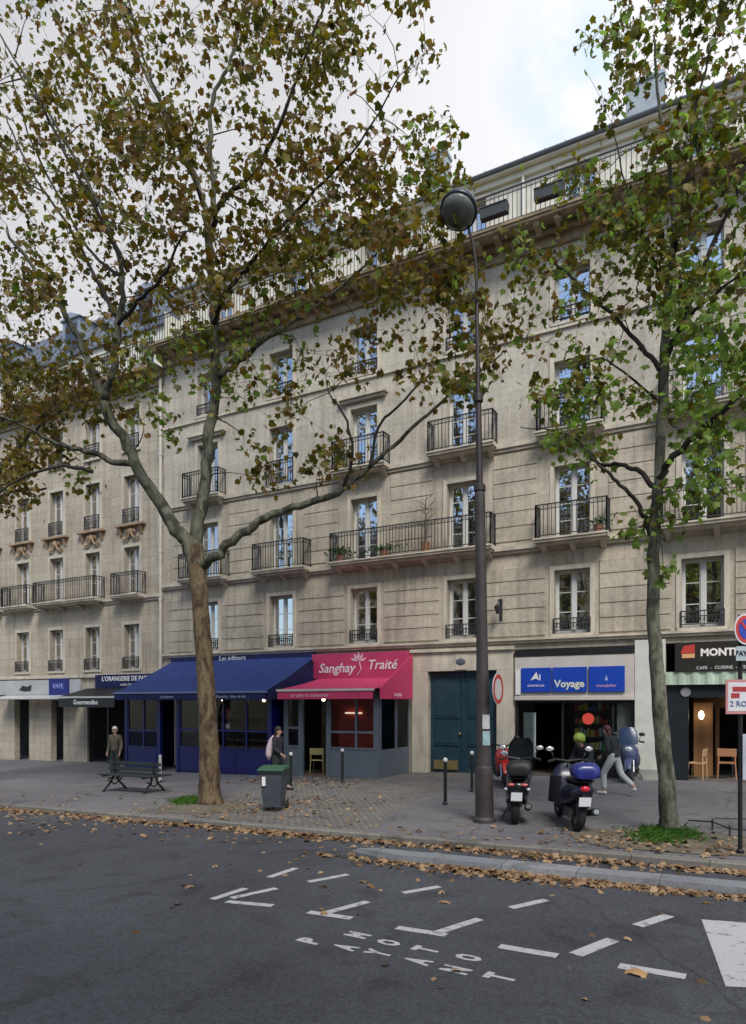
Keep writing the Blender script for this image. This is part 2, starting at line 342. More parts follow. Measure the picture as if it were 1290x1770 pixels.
for word, pos in (('PAYANT', [(535,1627),(597,1638),(654,1648),(722,1662),(788,1677),(864,1690)]), ('MOTO', [(618,1617),(672,1630),(736,1642),(810,1656)])):
    allm = []
    big = MB()
    for ch, pp in zip(word, pos):
        me = text_mesh(ch, .34, PAINT, ext=0, bold=.018); c = PG(*pp, RD)
        cs = [v.co.copy() for v in me.vertices]; cx = (min(v.x for v in cs)+max(v.x for v in cs))/2; cy = (min(v.y for v in cs)+max(v.y for v in cs))/2
        sy = LH/(max(v.y for v in cs)-min(v.y for v in cs)); sx = .135/max(.2, (max(v.x for v in cs)-min(v.x for v in cs)))
        P = [c+rt*((v.x-cx)*sx)+up*((v.y-cy)*sy) for v in cs]
        big.add([(v.x, v.y, GZ(v.x)-RD+.004) for v in P], [tuple(f.vertices) for f in me.polygons])
    struct('road_lettering', big, PAINT)

# tree pits
def pit(cx, cy, rx, ry, name='tree_pit'):
    m = MB(); rr = random.Random(int(cx*10)); n_ = 28
    pts = [(cx+rx*math.cos(2*math.pi*k/n_)*rr.uniform(.92,1.05), cy+ry*math.sin(2*math.pi*k/n_)*rr.uniform(.92,1.05), .006) for k in range(n_)]
    m.add([(cx,cy,.05)]+pts, [(0,1+k,1+(k+1)%n_) for k in range(n_)]).sloped(); struct(name, m, SOIL, True)

# ------------------------------------------------------------ facades
def facade(x0, x1, z0, z1, Y, ops, depth=.28):
    xs = sorted(set([x0, x1]+[v for o in ops for v in o[:2] if x0 < v < x1])); zs = sorted(set([z0, z1]+[v for o in ops for v in o[2:4] if z0 < v < z1]))
    m = MB()
    for i in range(len(xs)-1):
        for j in range(len(zs)-1):
            cx, cz = (xs[i]+xs[i+1])/2, (zs[j]+zs[j+1])/2
            if any(o[0] < cx < o[1] and o[2] < cz < o[3] for o in ops): continue
            m.quad((xs[i],Y,zs[j]),(xs[i+1],Y,zs[j]),(xs[i+1],Y,zs[j+1]),(xs[i],Y,zs[j+1]))
    for a, b, c, d in ops:
        c2 = max(c, z0); d2 = min(d, z1)
        if c2 >= d2: continue
        Y2 = Y+depth
        m.quad((a,Y,c2),(a,Y,d2),(a,Y2,d2),(a,Y2,c2)); m.quad((b,Y,d2),(b,Y,c2),(b,Y2,c2),(b,Y2,d2))
        m.quad((a,Y,d2),(b,Y,d2),(b,Y2,d2),(a,Y2,d2)); m.quad((a,Y,c2),(a,Y2,c2),(b,Y2,c2),(b,Y,c2))
    return m

_wc = {}
def window(B, x, z0, wd, h, Y, curt=0, mun=2, surround=True, sill=True, frame=WFRAME, seed=0):
    """casement window in its reveal: window (frame) > pane, curtain, surround"""
    bl = Vector(B.location); key = (round(wd,2), round(h,2), mun)
    if key not in _wc:
        m = MB(); a = wd/2; f = .055; y = .0
        m.box(-a,y,0,-a+f,y+.07,h); m.box(a-f,y,0,a,y+.07,h); m.box(-a+f,y,h-f,a-f,y+.07,h); m.box(-a+f,y,0,a-f,y+.07,f*1.6)
        m.box(-.055,y-.02,f*1.6,.055,y+.06,h-f)
        for s in (-1, 1):
            xa, xb = sorted((s*.055, s*(a-f))); zb = f*1.6; zt = h-f
            m.box(xa,y+.012,zb,xa+.035,y+.05,zt); m.box(xb-.035,y+.012,zb,xb,y+.05,zt)
            m.box(xa+.035,y+.012,zb,xb-.035,y+.05,zb+.06); m.box(xa+.035,y+.012,zt-.04,xb-.035,y+.05,zt)
            for k in range(1, mun+1):
                z = zb+(zt-zb)*k/(mun+1); m.box(xa+.035,y+.018,z-.013,xb-.035,y+.042,z+.013)
        g = MB(); g.box(-a+f,y+.028,f,a-f,y+.034,h-f)
        s_ = MB(); t = .13; D = -.25
        s_.box(-a-t,D-.03,0,-a,D,h+t); s_.box(a,D-.03,0,a+t,D,h+t); s_.box(-a,D-.03,h,a,D,h+t)
        si = MB(); si.box(-a-.1,D-.08,-.09,a+.1,.0,0)
        _wc[key] = (m.mesh('window', frame), g.mesh('pane', GLASS), s_.mesh('surround', S_TRIM), si.mesh('sill', S_TRIM))
    me = _wc[key]
    wo = obj('window', me[0], None, B, loc=Vector((x, Y+.25, z0))-bl)
    obj('pane', me[1], None, wo)
    if surround: obj('surround', me[2], None, wo)
    if sill: obj('sill', me[3], None, wo)
    if curt:
        c = MB(); a = wd/2; rr = random.Random(seed)
        def drape(xa, xb):
            n_ = max(4, int((xb-xa)/.05)); ps = [(xa+(xb-xa)*i/n_, .13+.025*math.sin(i*1.7+seed)) for i in range(n_+1)]
            zb = .06 if curt != 3 else h*.45
            c.add([(p,q_,zb) for p,q_ in ps]+[(p,q_,h-.05) for p,q_ in ps], [(i,i+1,n_+2+i,n_+1+i) for i in range(n_)])
        if curt == 1: drape(-a+.04, -a+.04+wd*rr.uniform(.15,.32)); drape(a-.04-wd*rr.uniform(.15,.32), a-.04)
        elif curt == 4: drape(-a+.04, -.02)
        else: drape(-a+.04, a-.04)
        obj('curtain', c.mesh('curtain', CURT, smooth=True), None, wo)
    return wo

def rail_mesh(pts, h, z0, sp=.115, low=False):
    """iron railing along a polyline"""
    m = MB()
    for (xa, ya), (xb, yb) in zip(pts, pts[1:]):
        L_ = math.hypot(xb-xa, yb-ya); ang = math.atan2(yb-ya, xb-xa); m.M = Matrix.Translation((xa,ya,z0)) @ Matrix.Rotation(ang, 4, 'Z')
        m.box(-.02,-.022,h-.03,L_+.02,.022,h); m.box(0,-.012,.06,L_,.012,.085); m.box(0,-.01,h-.16,L_,.01,h-.14)
        n_ = max(2, int(L_/sp))
        for i in range(n_+1):
            x = L_*i/n_; r = .018 if i in (0, n_) else .009
            m.box(x-r,-r,0 if i in (0, n_) else .085,x+r,r,h-.03)
        if low:
            for i in range(n_):
                x = L_*(i+.5)/n_; m.tube([(x+.035*math.cos(t),0,h*.5+.07*math.sin(t)) for t in [k*math.pi/3 for k in range(7)]], .008, 4, False)
        else:
            for i in range(0, n_, 1):
                x = L_*(i+.5)/n_; m.tube([(x+.04*math.cos(t),0,h-.09+.04*math.sin(t)) for t in [k*math.pi/2 for k in range(5)]], .006, 3, False)
    m.M = None; return m
def balcony(B, xa, xb, z, Y, dep=.55, h=1.0, corb=True, mt=None):
    m = MB(); m.box(xa,Y-dep,z-.13,xb,Y-.001,z); m.box(xa-.03,Y-dep-.04,z-.055,xb+.03,Y-dep-.001,z-.01); m.box(xa+.05,Y-dep*.8,z-.19,xb-.05,Y-.001,z-.131)
    if corb:
        n_ = max(2, int(round((xb-xa)/1.2))+1)
        for i in range(n_):
            x = xa+.2+(xb-xa-.4)*i/(n_-1)
            m.prism([(Y-.001,z-.191),(Y-dep*.7,z-.191),(Y-dep*.58,z-.24),(Y-dep*.3,z-.29),(Y-dep*.15,z-.36),(Y-.001,z-.38)], x-.07, x+.07)
    b = obj('balcony', m, mt or S_TRIM, B)
    y = Y-dep+.05
    obj('railing', rail_mesh([(xa+.04,Y-.02),(xa+.04,y),(xb-.04,y),(xb-.04,Y-.02)], h, z).mesh('railing', IRON, Vector(B.location)), None, b)
    return b

# ===== the long stone house (right)
WY = 21.0
BX0, BX1 = -21.3, 9.0
B1 = thing('apartment_building', 'long grey stone apartment house whose ground floor has the dark green double door', 'building', (-7,WY,0))
cols = [-1.2-3.55*i for i in range(-2, 6)]
cols = [5.9, 2.35, -1.2, -4.72, -8.2, -11.84, -15.37, -18.94]
Fl = {1:(4.37,1.92), 2:(7.22,2.2), 3:(10.42,2.15), 4:(13.72,1.65)}
opsU = []
for ci, x in enumerate(cols):
    for f, (z, h) in Fl.items(): opsU.append((x-.53, x+.53, z, z+h))
shops = [(-20.6,-13.9,-2,2.95), (-13.4,-10.15,-2,2.95), (-9.4,-7.04,-2,3.33), (-6.46,-2.93,-2,3.95), (-2.14,3.2,-2,3.97), (4.0,8.2,-2,3.3)]
m = facade(BX0, BX1, -1.5, 4.14, WY, [o for o in shops]); obj('ground_floor_wall', m, S_MAIN, B1)
obj('wall', facade(BX0, BX1, 4.14, 10.3, WY, [o for o in opsU if o[2] < 10]), S_MAIN, B1)
obj('wall', facade(BX0, BX1, 10.3, 16.3, WY, [o for o in opsU if o[2] > 10]), S_UP, B1)
m = MB(); m.box(BX0,WY-.10,4.14,BX1,WY-.001,4.28); m.box(BX0,WY-.16,4.22,BX1,WY-.1,4.28); obj('string_course', m, S_TRIM, B1)
m = MB(); m.box(BX0,WY-.16,7.02,BX1,WY-.001,7.16); m.box(BX0,WY-.09,6.93,BX1,WY-.001,7.02); obj('string_course', m, S_TRIM, B1)
m = MB(); m.box(BX0,WY-.13,10.22,BX1,WY-.001,10.34); m.box(BX0,WY-.07,10.12,BX1,WY-.001,10.22); obj('string_course', m, S_TRIM, B1)
m = MB(); m.box(BX0,WY-.07,13.52,BX1,WY-.001,13.6); obj('string_course', m, S_TRIM, B1)
# rusticated block courses standing proud on the first floor, between the windows
edges = sorted(cols)
for a, b in zip([BX0-.5]+edges, edges+[BX1+.5]):
    xa, xb = max(a+.80, BX0+.12), min(b-.80, BX1-.05)
    if xb-xa < .5: continue
    m = MB()
    for k in range(6):
        z = 4.36+k*.43
        if z+.41 < 6.9: m.box(xa,WY-.035,z,xb,WY-.001,z+.405)
    obj('rusticated_panel', m, S_MAIN, B1, bevel=.012)
for a, b in zip([BX0-.5]+edges, edges+[BX1+.5]):
    xa, xb = max(a+1.05, BX0+.2), min(b-1.05, BX1-.1)
    if xb-xa < .5: continue
    m = MB()
    for k in range(6):
        z = 7.32+k*.46; m.box(xa,WY-.028,z,xb,WY-.001,z+.435)
    obj('rusticated_panel', m, S_MAIN, B1, bevel=.010)
# top cornice slab with modillions
m = MB(); m.box(BX0,WY-.85,16.52,BX1,WY+1.0,16.68); m.box(BX0,WY-.90,16.60,BX1,WY-.85,16.68); m.box(BX0,WY-.35,16.36,BX1,WY-.001,16.519); m.box(BX0,WY-.12,16.05,BX1,WY-.001,16.36)
x = BX0+.2
while x < BX1:
    m.prism([(WY-.351,16.518),(WY-.76,16.518),(WY-.72,16.40),(WY-.45,16.36),(WY-.351,16.28)], x-.09, x+.09); x += .62
obj('cornice', m, S_TRIMD, B1)
obj('railing', rail_mesh([(BX0,WY-.8),(BX1,WY-.8)], 1.05, 16.68, .14), IRON, B1)
rng = random.Random(4)
for ci, x in enumerate(cols):
    for f, (z, h) in Fl.items():
        curt = rng.choice([0,1,1,2,2,3,4,2])
        if (ci, f) in ((6,4),(6,1)): curt = 2
        if (ci, f) in ((3,2),): curt = 4
        window(B1, x, z, 1.06, h, WY, curt, mun=2 if f in (1,4) else 3, sill=(f in (1,4)), seed=ci*7+f)
        if f == 1: obj('guard_rail', rail_mesh([(x-.53,WY-.05),(x+.53,WY-.05)], .45, z+.02, .09, True), IRON, B1)
        if f == 4: obj('guard_rail', rail_mesh([(x-.53,WY-.05),(x+.53,WY-.05)], .42, z+.02, .10, True), IRON, B1)
        if f == 3 and ci in (5, 7):   # flat hoods on brackets
            hd = MB(); hd.box(x-.95,WY-.22,z+h+.32,x+.95,WY-.001,z+h+.44); hd.box(x-.85,WY-.14,z+h+.22,x+.85,WY-.001,z+h+.319); obj('window_hood', hd, S_TRIM, B1)
balcony(B1, -12.95, -7.05, 7.20, WY)
balcony(B1, -5.72, -3.60, 7.20, WY)
balcony(B1, -2.25, 4.2, 7.20, WY)
balcony(B1, -16.35, -14.0, 7.20, WY)
balcony(B1, -20.05, -17.8, 7.20, WY)
balcony(B1, -9.25, -7.0, 10.40, WY, .5)
balcony(B1, -12.9, -10.8, 10.40, WY, .5)
balcony(B1, -5.7, -3.75, 10.40, WY, .5)
balcony(B1, -2.3, .4, 10.40, WY, .5)
balcony(B1, -19.9, -18.0, 10.40, WY, .5)
for x in (-15.37, 2.35): obj('guard_rail', rail_mesh([(x-.6,WY-.12),(x+.6,WY-.12)], .9, 10.40, .1), IRON, B1)
# attic storey, set back behind the top balcony
AY = WY+.9
ops5 = [(x-.5, x+.5, 16.95, 18.95) for x in cols]
obj('attic_wall', facade(BX0, BX1, 16.6, 19.37, AY, ops5, .2), CREAM, B1)
for i, x in enumerate(cols): window(B1, x, 16.95, 1.0, 2.0, AY-.03, rng.choice([0,1,2]), 3, True, False, seed=i+40)
m = MB(); m.box(BX0,AY-.12,19.17,BX1,AY-.001,19.37); m.box(BX0,AY-.30,19.37,BX1,AY+.1,19.46); obj('eaves', m, CREAM, B1)
m = MB(); m.tube([(BX0,AY-.32,19.50),(BX1,AY-.32,19.50)], .075, 8); obj('gutter', m, mat('gutter_zinc', (.10,.11,.13), .5, .3), B1)
for x in (-16.9,-9.9,-6.45,.6):
    m = MB(); m.tube([(x,AY-.08,16.7),(x,AY-.08,19.3),(x,AY-.3,19.45)], .05, 8); obj('downpipe', m, PIPE, B1)
m = MB(); m.prism([(AY-.34,19.56),(AY+4.5,21.7),(AY+9,20.2),(AY+9,19.5),(AY-.3,19.50)], BX0, BX1)
x = BX0
while x < BX1:
    m.prism([(AY-.36,19.565),(AY+4.5,21.71),(AY+4.5,21.74),(AY-.36,19.595)], x, x+.02); x += .65
rf = obj('roof', m, ZINC, B1)
CHIM = mat('chimney_render', (.34,.38,.41), .9, 0, .25, 1.5, .3, 20)
POT = mat('clay_pot', (.38,.17,.09), .8, 0, .2, 5)
def chimney(px, Y, wd, ztop, parent, zb=19.5, dep=.6):
    a, b = ab(px); x = a*Y/b; m = MB(); m.box(x-wd/2,Y,zb,x+wd/2,Y+dep,ztop); m.box(x-wd/2-.05,Y-.05,ztop,x+wd/2+.05,Y+dep+.05,ztop+.12)
    c = obj('chimney', m, CHIM, parent); n_ = max(2, int(wd/.32)); pm = MB()
    for i in range(n_): pm.lathe([(.09,0),(.075,.3),(.09,.42)], 10, (x-wd/2+wd*(i+.5)/n_, Y+dep/2, ztop+.12))
    pm.mesh; mm = pm.mesh('chimney_pots', POT, Vector(B1.location) if parent.parent is B1 else Vector(parent.parent.location)); obj('chimney_pots', mm, None, c)
def chim2(Bp, px, Y, wd, ztop, zb=19.5, dep=.6):
    a, b = ab(px); x = a*Y/b; m = MB(); m.box(x-wd/2,Y,zb,x+wd/2,Y+dep,ztop); m.box(x-wd/2-.05,Y-.05,ztop,x+wd/2+.05,Y+dep+.05,ztop+.12)
    c = obj('chimney', m, CHIM, Bp); n_ = max(2, int(wd/.32)); pm = MB()
    for i in range(n_): pm.lathe([(.09,0),(.075,.3),(.09,.42)], 10, (x-wd/2+wd*(i+.5)/n_, Y+dep/2, ztop+.12))
    obj('chimney_pots', pm.mesh('chimney_pots', POT, Vector(Bp.location)), None, c)
chim2(B1, 1114, 24, 1.15, 22.5); chim2(B1, 752, 24, .8, 22.9); chim2(B1, 545, 24.4, 1.3, 22.6)
# near-black sheets stand in for unlit rooms behind windows; body of the house
m = MB(); m.box(BX0+.05,WY+.75,4.2,BX1-.05,WY+.8,16.4); m.box(BX0+.05,AY+.6,16.7,BX1-.05,AY+.65,19.7); obj('dark_room_sheet', m, DARKIN, B1)
m = MB(); m.quad((BX0,WY,-1.5),(BX0,WY,16.5),(BX0,31,16.5),(BX0,31,-1.5)); m.quad((BX0,AY,16.5),(BX0,AY,19.8),(BX0,31,19.8),(BX0,31,16.5)); m.quad((BX1,WY,-1.5),(BX1,31,-1.5),(BX1,31,19.8),(BX1,WY,19.8)); m.quad((BX0,31,-1.5),(BX0,31,19.9),(BX1,31,19.9),(BX1,31,-1.5)); obj('side_wall', m, CREAM, B1)
m = MB(); m.box(BX0+.1,WY+4.5,-1.4,BX1-.1,WY+4.6,4.2); m.box(BX0+.1,WY+.3,4.0,BX1-.1,WY+4.5,4.1)
for x in (-13.65,-10.0,-6.75,-2.5,3.6): m.box(x-.05,WY+.3,-1.4,x+.05,WY+4.5,4.0)
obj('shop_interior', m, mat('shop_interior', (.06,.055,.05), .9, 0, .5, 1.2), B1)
m = MB(); m.box(BX0+.1,WY+.02,-.10,BX1-.1,WY+4.5,.015).sloped(); obj('shop_floor', m, mat('shop_floor', (.12,.10,.085), .6, 0, .2, 2), B1)
# stone frame and the dark green carriage door
m = MB(); m.box(-9.98,WY-.06,-1,-9.4,WY-.001,3.33); m.box(-7.04,WY-.06,-1,-6.5,WY-.001,3.33); m.box(-9.98,WY-.06,3.33,-6.5,WY-.001,3.95); m.box(-10.02,WY-.14,3.95,-6.47,WY-.001,4.06)
m.box(-8.42,WY-.09,3.36,-8.02,WY-.06,3.85); obj('door_surround', m, S_TRIM, B1, bevel=.01)
DG = mat('door_green', (.016,.048,.070), .45, 0, .18, 2.5, .1, 30)
m = MB(); zg = .03
for s, (xa, xb) in enumerate(((-9.38,-8.23),(-8.21,-7.06))):
    m.box(xa,WY+.16,zg,xb,WY+.22,3.32)
    for (za, zb) in ((.25,.75),(.9,1.65),(1.8,3.1)):
        m.box(xa+.14,WY+.13,za,xb-.14,WY+.16,zb); m.box(xa+.21,WY+.115,za+.07,xb-.21,WY+.13,zb-.07)
m.box(-8.25,WY+.12,zg,-8.19,WY+.16,3.32)
d = obj('door', m, DG, B1, bevel=.006)
BR = mat('brass', (.45,.36,.16), .4, .8, .1, 5)
k_ = MB(); k_.box(-9.25,WY+.105,.12,-8.4,WY+.13,.42); obj('kick_plate', k_.mesh('kick_plate', BR, Vector(B1.location)), None, d)
k_ = MB(); k_.ell((-8.32,WY+.09,1.3),(.04,.05,.04)); obj('handle', k_.mesh('handle', BR, Vector(B1.location), True), None, d)
k_ = MB(); k_.ell((-8.22,WY-.095,3.62),(.17,.02,.11), 16, 8); obj('oval_plaque', k_, mat('enamel_dark', (.10,.12,.15), .4), B1, smooth=True)
k_ = MB(); k_.box(-10.6+.9,WY-.09,2.55,-9.45,WY-.06,2.8); 
# ===== left house
W2 = WY+.02
B2 = thing('apartment_building', 'yellowish stone apartment house at the far left with carved scrolls under its third floor windows', 'building', (-30,W2,0))
C2 = [-23.2-2.43*i for i in range(0, 11)]
F2 = {1:(3.75,1.9), 2:(6.95,2.0), 3:(9.95,2.05), 4:(13.1,1.75)}
X0, X1 = -50.0, BX0-.02
ops = [(x-.46, x+.46, z, z+h) for x in C2 for z, h in F2.values()]
g2 = [(-31.15,-30.05,-2,2.45), (-28.45,-27.6,-2,2.4), (-26.0,-23.6,-2,2.5), (-23.4,-21.6,-2,2.9), (-34.5,-32.3,-2,2.45), (-38,-35.5,-2,2.45)]
obj('ground_floor_wall', facade(X0, X1, -2, 3.45, W2, g2), S_LEFT, B2)
obj('wall', facade(X0, X1, 3.45, 15.9, W2, ops), S_LEFT, B2)
m = MB(); m.box(X0,W2-.12,3.42,X1,W2-.001,3.58); m.box(X0,W2-.12,6.70,X1,W2-.001,6.84); m.box(X0,W2-.06,6.6,X1,W2-.001,6.70); obj('string_course', m, S_TRIM, B2)
m = MB(); m.box(X0,W2-.7,15.95,X1,W2+.8,16.12); m.box(X0,W2-.3,15.7,X1,W2-.001,15.949); m.box(X0,W2-.1,15.45,X1,W2-.001,15.7)
x = X0+.2
while x < X1: m.prism([(W2-.301,15.948),(W2-.62,15.948),(W2-.58,15.84),(W2-.301,15.72)], x-.08, x+.08); x += .55
obj('cornice', m, S_TRIMD, B2)
obj('railing', rail_mesh([(X0,W2-.65),(X1,W2-.65)], 1.0, 16.12, .14), IRON, B2)
for i, x in enumerate(C2):
    for f, (z, h) in F2.items():
        if x < -36 and f > 2 and False: continue
        window(B2, x, z, .92, h, W2, rng.choice([0,1,1,2,4]), 2, True, f != 2, seed=i*5+f+100)
        if f != 2: obj('guard_rail', rail_mesh([(x-.46,W2-.08),(x+.46,W2-.08)], .62 if f > 1 else .5, z+.01, .09, True), IRON, B2)
        if f == 3:   # carved scroll console under the sill
            s_ = MB(); s_.box(x-.85,W2-.22,z-.14,x+.85,W2-.001,z-.06)
            for q_ in (-1, 1):
                s_.tube([(x+q_*(.12+.14*math.cos(t)+.22*(t/6)), W2-.09, z-.42+.16*math.sin(t)-.02*t) for t in [k*.6 for k in range(11)]], .045, 6)
                s_.prism([(W2-.001,z-.141),(W2-.18,z-.141),(W2-.05,z-.5),(W2-.001,z-.5)], x+q_*.62-.06, x+q_*.62+.06)
            s_.ell((x,W2-.08,z-.36),(.13,.09,.17))
            obj('carved_console', s_, mat('stone_carved', (.36,.25,.15), .9, 0, .35, 4, .3, 30), B2)
balcony(B2, -29.0, -24.85, 6.86, W2, .6, .95)
balcony(B2, -24.0, -22.35, 6.86, W2, .5, .95, False)
balcony(B2, -31.5, -29.55, 6.86, W2, .5, .95, False)
balcony(B2, -36.4, -32.0, 6.86, W2, .6, .95)
A2 = W2+.8
ops = [(x-.45, x+.45, 16.3, 18.0) for x in C2]
obj('attic_wall', facade(X0, X1, 16.1, 18.5, A2, ops, .2), CREAM, B2)
for i, x in enumerate(C2): window(B2, x, 16.3, .9, 1.7, A2-.03, rng.choice([0,1,2]), 2, False, False, seed=i+200)
m = MB(); m.prism([(A2-.15,18.5),(A2-.15,18.62),(A2+1.4,21.0),(A2+6,22.2),(A2+9,20),(A2+9,18.5)], X0, X1)
x = X0
while x < X1: m.prism([(A2-.17,18.63),(A2+1.38,21.02),(A2+1.38,21.07),(A2-.2,18.66)], x, x+.03); x += .6
obj('roof', m, mat('zinc_dark', (.16,.18,.21), .5, .3, .2, 2), B2)
for x in C2[::2]:
    m = MB(); m.box(x-.6,A2-.02,18.6,x+.6,A2+1.5,20.3); m.prism([(x-.72,20.3),(x,20.6),(x+.72,20.3)], A2-.12, A2+1.7, 'y'); dm = obj('dormer', m, mat('zinc_blue', (.27,.31,.36), .5, .2, .15, 2), B2)
    g_ = MB(); g_.box(x-.4,A2-.05,18.8,x+.4,A2-.021,20.1); obj('dormer_window', g_.mesh('dormer_window', mat('dormer_pane', (.05,.06,.075), .15), Vector(B2.location)), None, dm)
chim2(B2, 238, 24.2, 1.9, 21.9); chim2(B2, 120, 24.6, 1.2, 22.1)
m = MB(); m.box(X0,W2+.75,3.5,X1,W2+.8,15.9); m.box(X0,A2+.5,16.2,X1,A2+.55,18.4); m.box(X0,W2+2.5,-2,X1,W2+2.6,3.4); obj('dark_room_sheet', m, DARKIN, B2)  # near-black sheets in place of the dark rooms
m = MB(); m.quad((X1,W2,-2),(X1,31,-2),(X1,31,18.5),(X1,W2,18.5)); m.quad((X0,31,-2),(X0,31,18.5),(X1,31,18.5),(X1,31,-2)); obj('side_wall', m, CREAM, B2)
m = MB(); m.tube([(-21.42,WY-.09,3.6),(-21.42,WY-.09,15.7)], .06, 8)
for z in (4.5,6.5,8.5,10.5,12.5,14.5): m.tube([(-21.42,WY-.09,z),(-21.42,WY-.09,z+.12)], .078, 8)
obj('drain_pipe', m, PIPE, B2, smooth=False)
# ------------------------------------------------------------ shops and cafe fronts
BLUE = mat('paint_blue', (.003,.005,.085), .4, 0, .2, 3)
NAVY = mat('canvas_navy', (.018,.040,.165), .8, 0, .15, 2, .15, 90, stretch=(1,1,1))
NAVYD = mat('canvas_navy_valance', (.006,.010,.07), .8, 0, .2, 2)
PINK = mat('canvas_pink', (.56,.045,.13), .75, 0, .10, 2, .15, 90)
PINKF = mat('fascia_pink', (.50,.045,.13), .55, 0, .12, 1.5)
GREYP = mat('paint_grey', (.10,.12,.145), .5, 0, .10, 4)
ALU = mat('aluminium', (.62,.60,.58), .4, .3, .05, 5)
WHITE = mat('white_lettering', (.80,.78,.78), .6)
PALEP = mat('pink_lettering', (.80,.55,.62), .6)
BLACK = mat('black_paint', (.010,.011,.012), .5, 0, .3, 6)
BULB = mat('bulb_warm', (1.0,.78,.5), .5, emit=5)
REDIN = mat('red_glow_panel', (.40,.035,.025), .7, 0, .45, 1.5)  # panel colour standing in for the red glow inside
WOOD = mat('wood_warm', (.30,.15,.06), .6, 0, .3, 2.5, .1, 30, stretch=(1,1,.15))
WOODC = mat('wood_chair', (.42,.20,.10), .5, 0, .2, 3)
BEIGE = mat('fascia_beige', (.55,.50,.45), .6, 0, .10, 1.2)
BEIGEW = mat('paint_offwhite', (.60,.60,.54), .75, 0, .12, 1.6, .15, 40)
def gz(x): return GZ(x)

def glazed(T, xa, xb, Y, zb, base_h, top, frame, base_m, mull=(), rail=None, basew=.06):
    """glazed front bay: base panel, frame with mullions, glass"""
    m = MB(); m.box(xa,Y,zb,xb,Y+basew,zb+base_h)
    n_ = max(1, int((xb-xa)/1.1))
    for i in range(n_):
        w_ = (xb-xa)/n_; m.box(xa+w_*i+.1,Y-.015,zb+.12,xa+w_*(i+1)-.1,Y,zb+base_h-.1)
    obj('base_panel', m, base_m, T, bevel=.006)
    f = MB(); f.box(xa,Y-.02,zb+base_h,xb,Y+.08,zb+base_h+.06); f.box(xa,Y-.01,top-.08,xb,Y+.08,top)
    for x in [xa+.035]+list(mull)+[xb-.035]: f.box(x-.035,Y-.012,zb+base_h+.06,x+.035,Y+.07,top-.08)
    if rail: f.box(xa+.07,Y-.008,rail,xb-.07,Y+.06,rail+.07)
    obj('frame', f, frame, T)
    g = MB(); g.box(xa+.07,Y+.02,zb+base_h+.06,xb-.07,Y+.026,top-.08); obj('pane', g, SGLASS, T)

def canvas(xa, xb, yb, zb, yf, zf, sag, bays):
    """stretched awning cloth with a slight sag and seams between its widths"""
    m = MB(); nx, ny = bays*6, 10; vs = []
    for j in range(ny+1):
        t = j/ny
        for i in range(nx+1):
            u = i/nx; seam = .012 if i % 6 == 0 else 0
            vs.append((xa+(xb-xa)*u, yb+(yf-yb)*t, zb+(zf-zb)*t-sag*math.sin(math.pi*t)*(.6+.4*math.sin(u*bays*math.pi)**2)+seam))
    m.add(vs, [(j*(nx+1)+i, (j+1)*(nx+1)+i, (j+1)*(nx+1)+i+1, j*(nx+1)+i+1) for j in range(ny) for i in range(nx)]); return m
# --- pink restaurant terrace
ZP = gz(-12)
T = thing('restaurant', 'grey glazed restaurant terrace under a bright pink awning and pink lettered fascia', 'restaurant', (-11.7,18.66,ZP))
Y0 = 18.66
f = MB()
for x in (-13.5,-12.85,-11.85,-10.06): f.box(x-.05,Y0-.01,ZP-.1,x+.05,Y0+.09,2.68)
f.box(-13.55,Y0,2.55,-10.0,Y0+.08,2.68); obj('frame', f, GREYP, T)
glazed(T, -13.45, -12.9, Y0, ZP-.1, 1.0, 2.55, GREYP, GREYP, (), 1.45)
glazed(T, -11.8, -10.11, Y0, ZP-.1, 1.0, 2.55, GREYP, GREYP, (-10.8,), 1.35)
# right return side
s_ = MB(); s_.box(-10.06,Y0+.1,ZP-.1,-10.0,WY-.2,ZP+.9); obj('base_panel', s_, GREYP, T, bevel=.006)
s_ = MB()
for y in (Y0+.12, Y0+1.2, WY-.22): s_.box(-10.055,y-.05,ZP+.9,-9.995,y+.05,2.6)
s_.box(-10.055,Y0+.1,2.5,-9.995,WY-.2,2.6); obj('frame', s_, GREYP, T)
s_ = MB(); s_.box(-10.03,Y0+.17,ZP+.9,-10.024,WY-.27,2.5); obj('pane', s_, SGLASS, T)
s_ = MB(); s_.box(-13.5,Y0+.1,ZP-.1,-13.46,WY-.2,2.6); s_.box(-13.5,Y0+.1,2.62,-10.0,WY-.1,2.68); obj('roof_panel', s_, BLACK, T)
s_ = MB(); s_.box(-12.9,WY-.6,ZP,-10.1,WY-.56,2.5); s_.box(-11.78,Y0+.6,ZP+.8,-10.15,Y0+.66,2.5); obj('red_glow_panel', s_, REDIN, T)  # red panels imitate the interior's red glow behind the glass
s_ = MB(); s_.box(-11.5,Y0+.5,1.95,-10.9,Y0+.56,2.0); obj('lit_strip', s_, mat('lit_strip', (1,.75,.55), .5, emit=.8), T)
fl = MB(); fl.box(-13.5,Y0+.05,ZP-.08,-10.05,WY+.2,ZP+.03); obj('floor_board', fl, mat('floor_brown', (.10,.065,.05), .6, 0, .3, 3), T)
s_ = MB(); s_.ell((-12.45,Y0+.7,2.42),(.06,.06,.07)); obj('bulb', s_, BULB, T, smooth=True)
fa = MB(); fa.box(-13.78,WY-.35,3.14,-9.98,WY-.19,4.02); fo = obj('fascia', fa, PINKF, T, bevel=.01)
letter('Sanghay', .46, -12.75, WY-.36, 3.50, WHITE, fo, shear=.25, bold=.006); letter('Traité', .46, -10.95, WY-.36, 3.58, WHITE, fo, shear=.25, bold=.004)
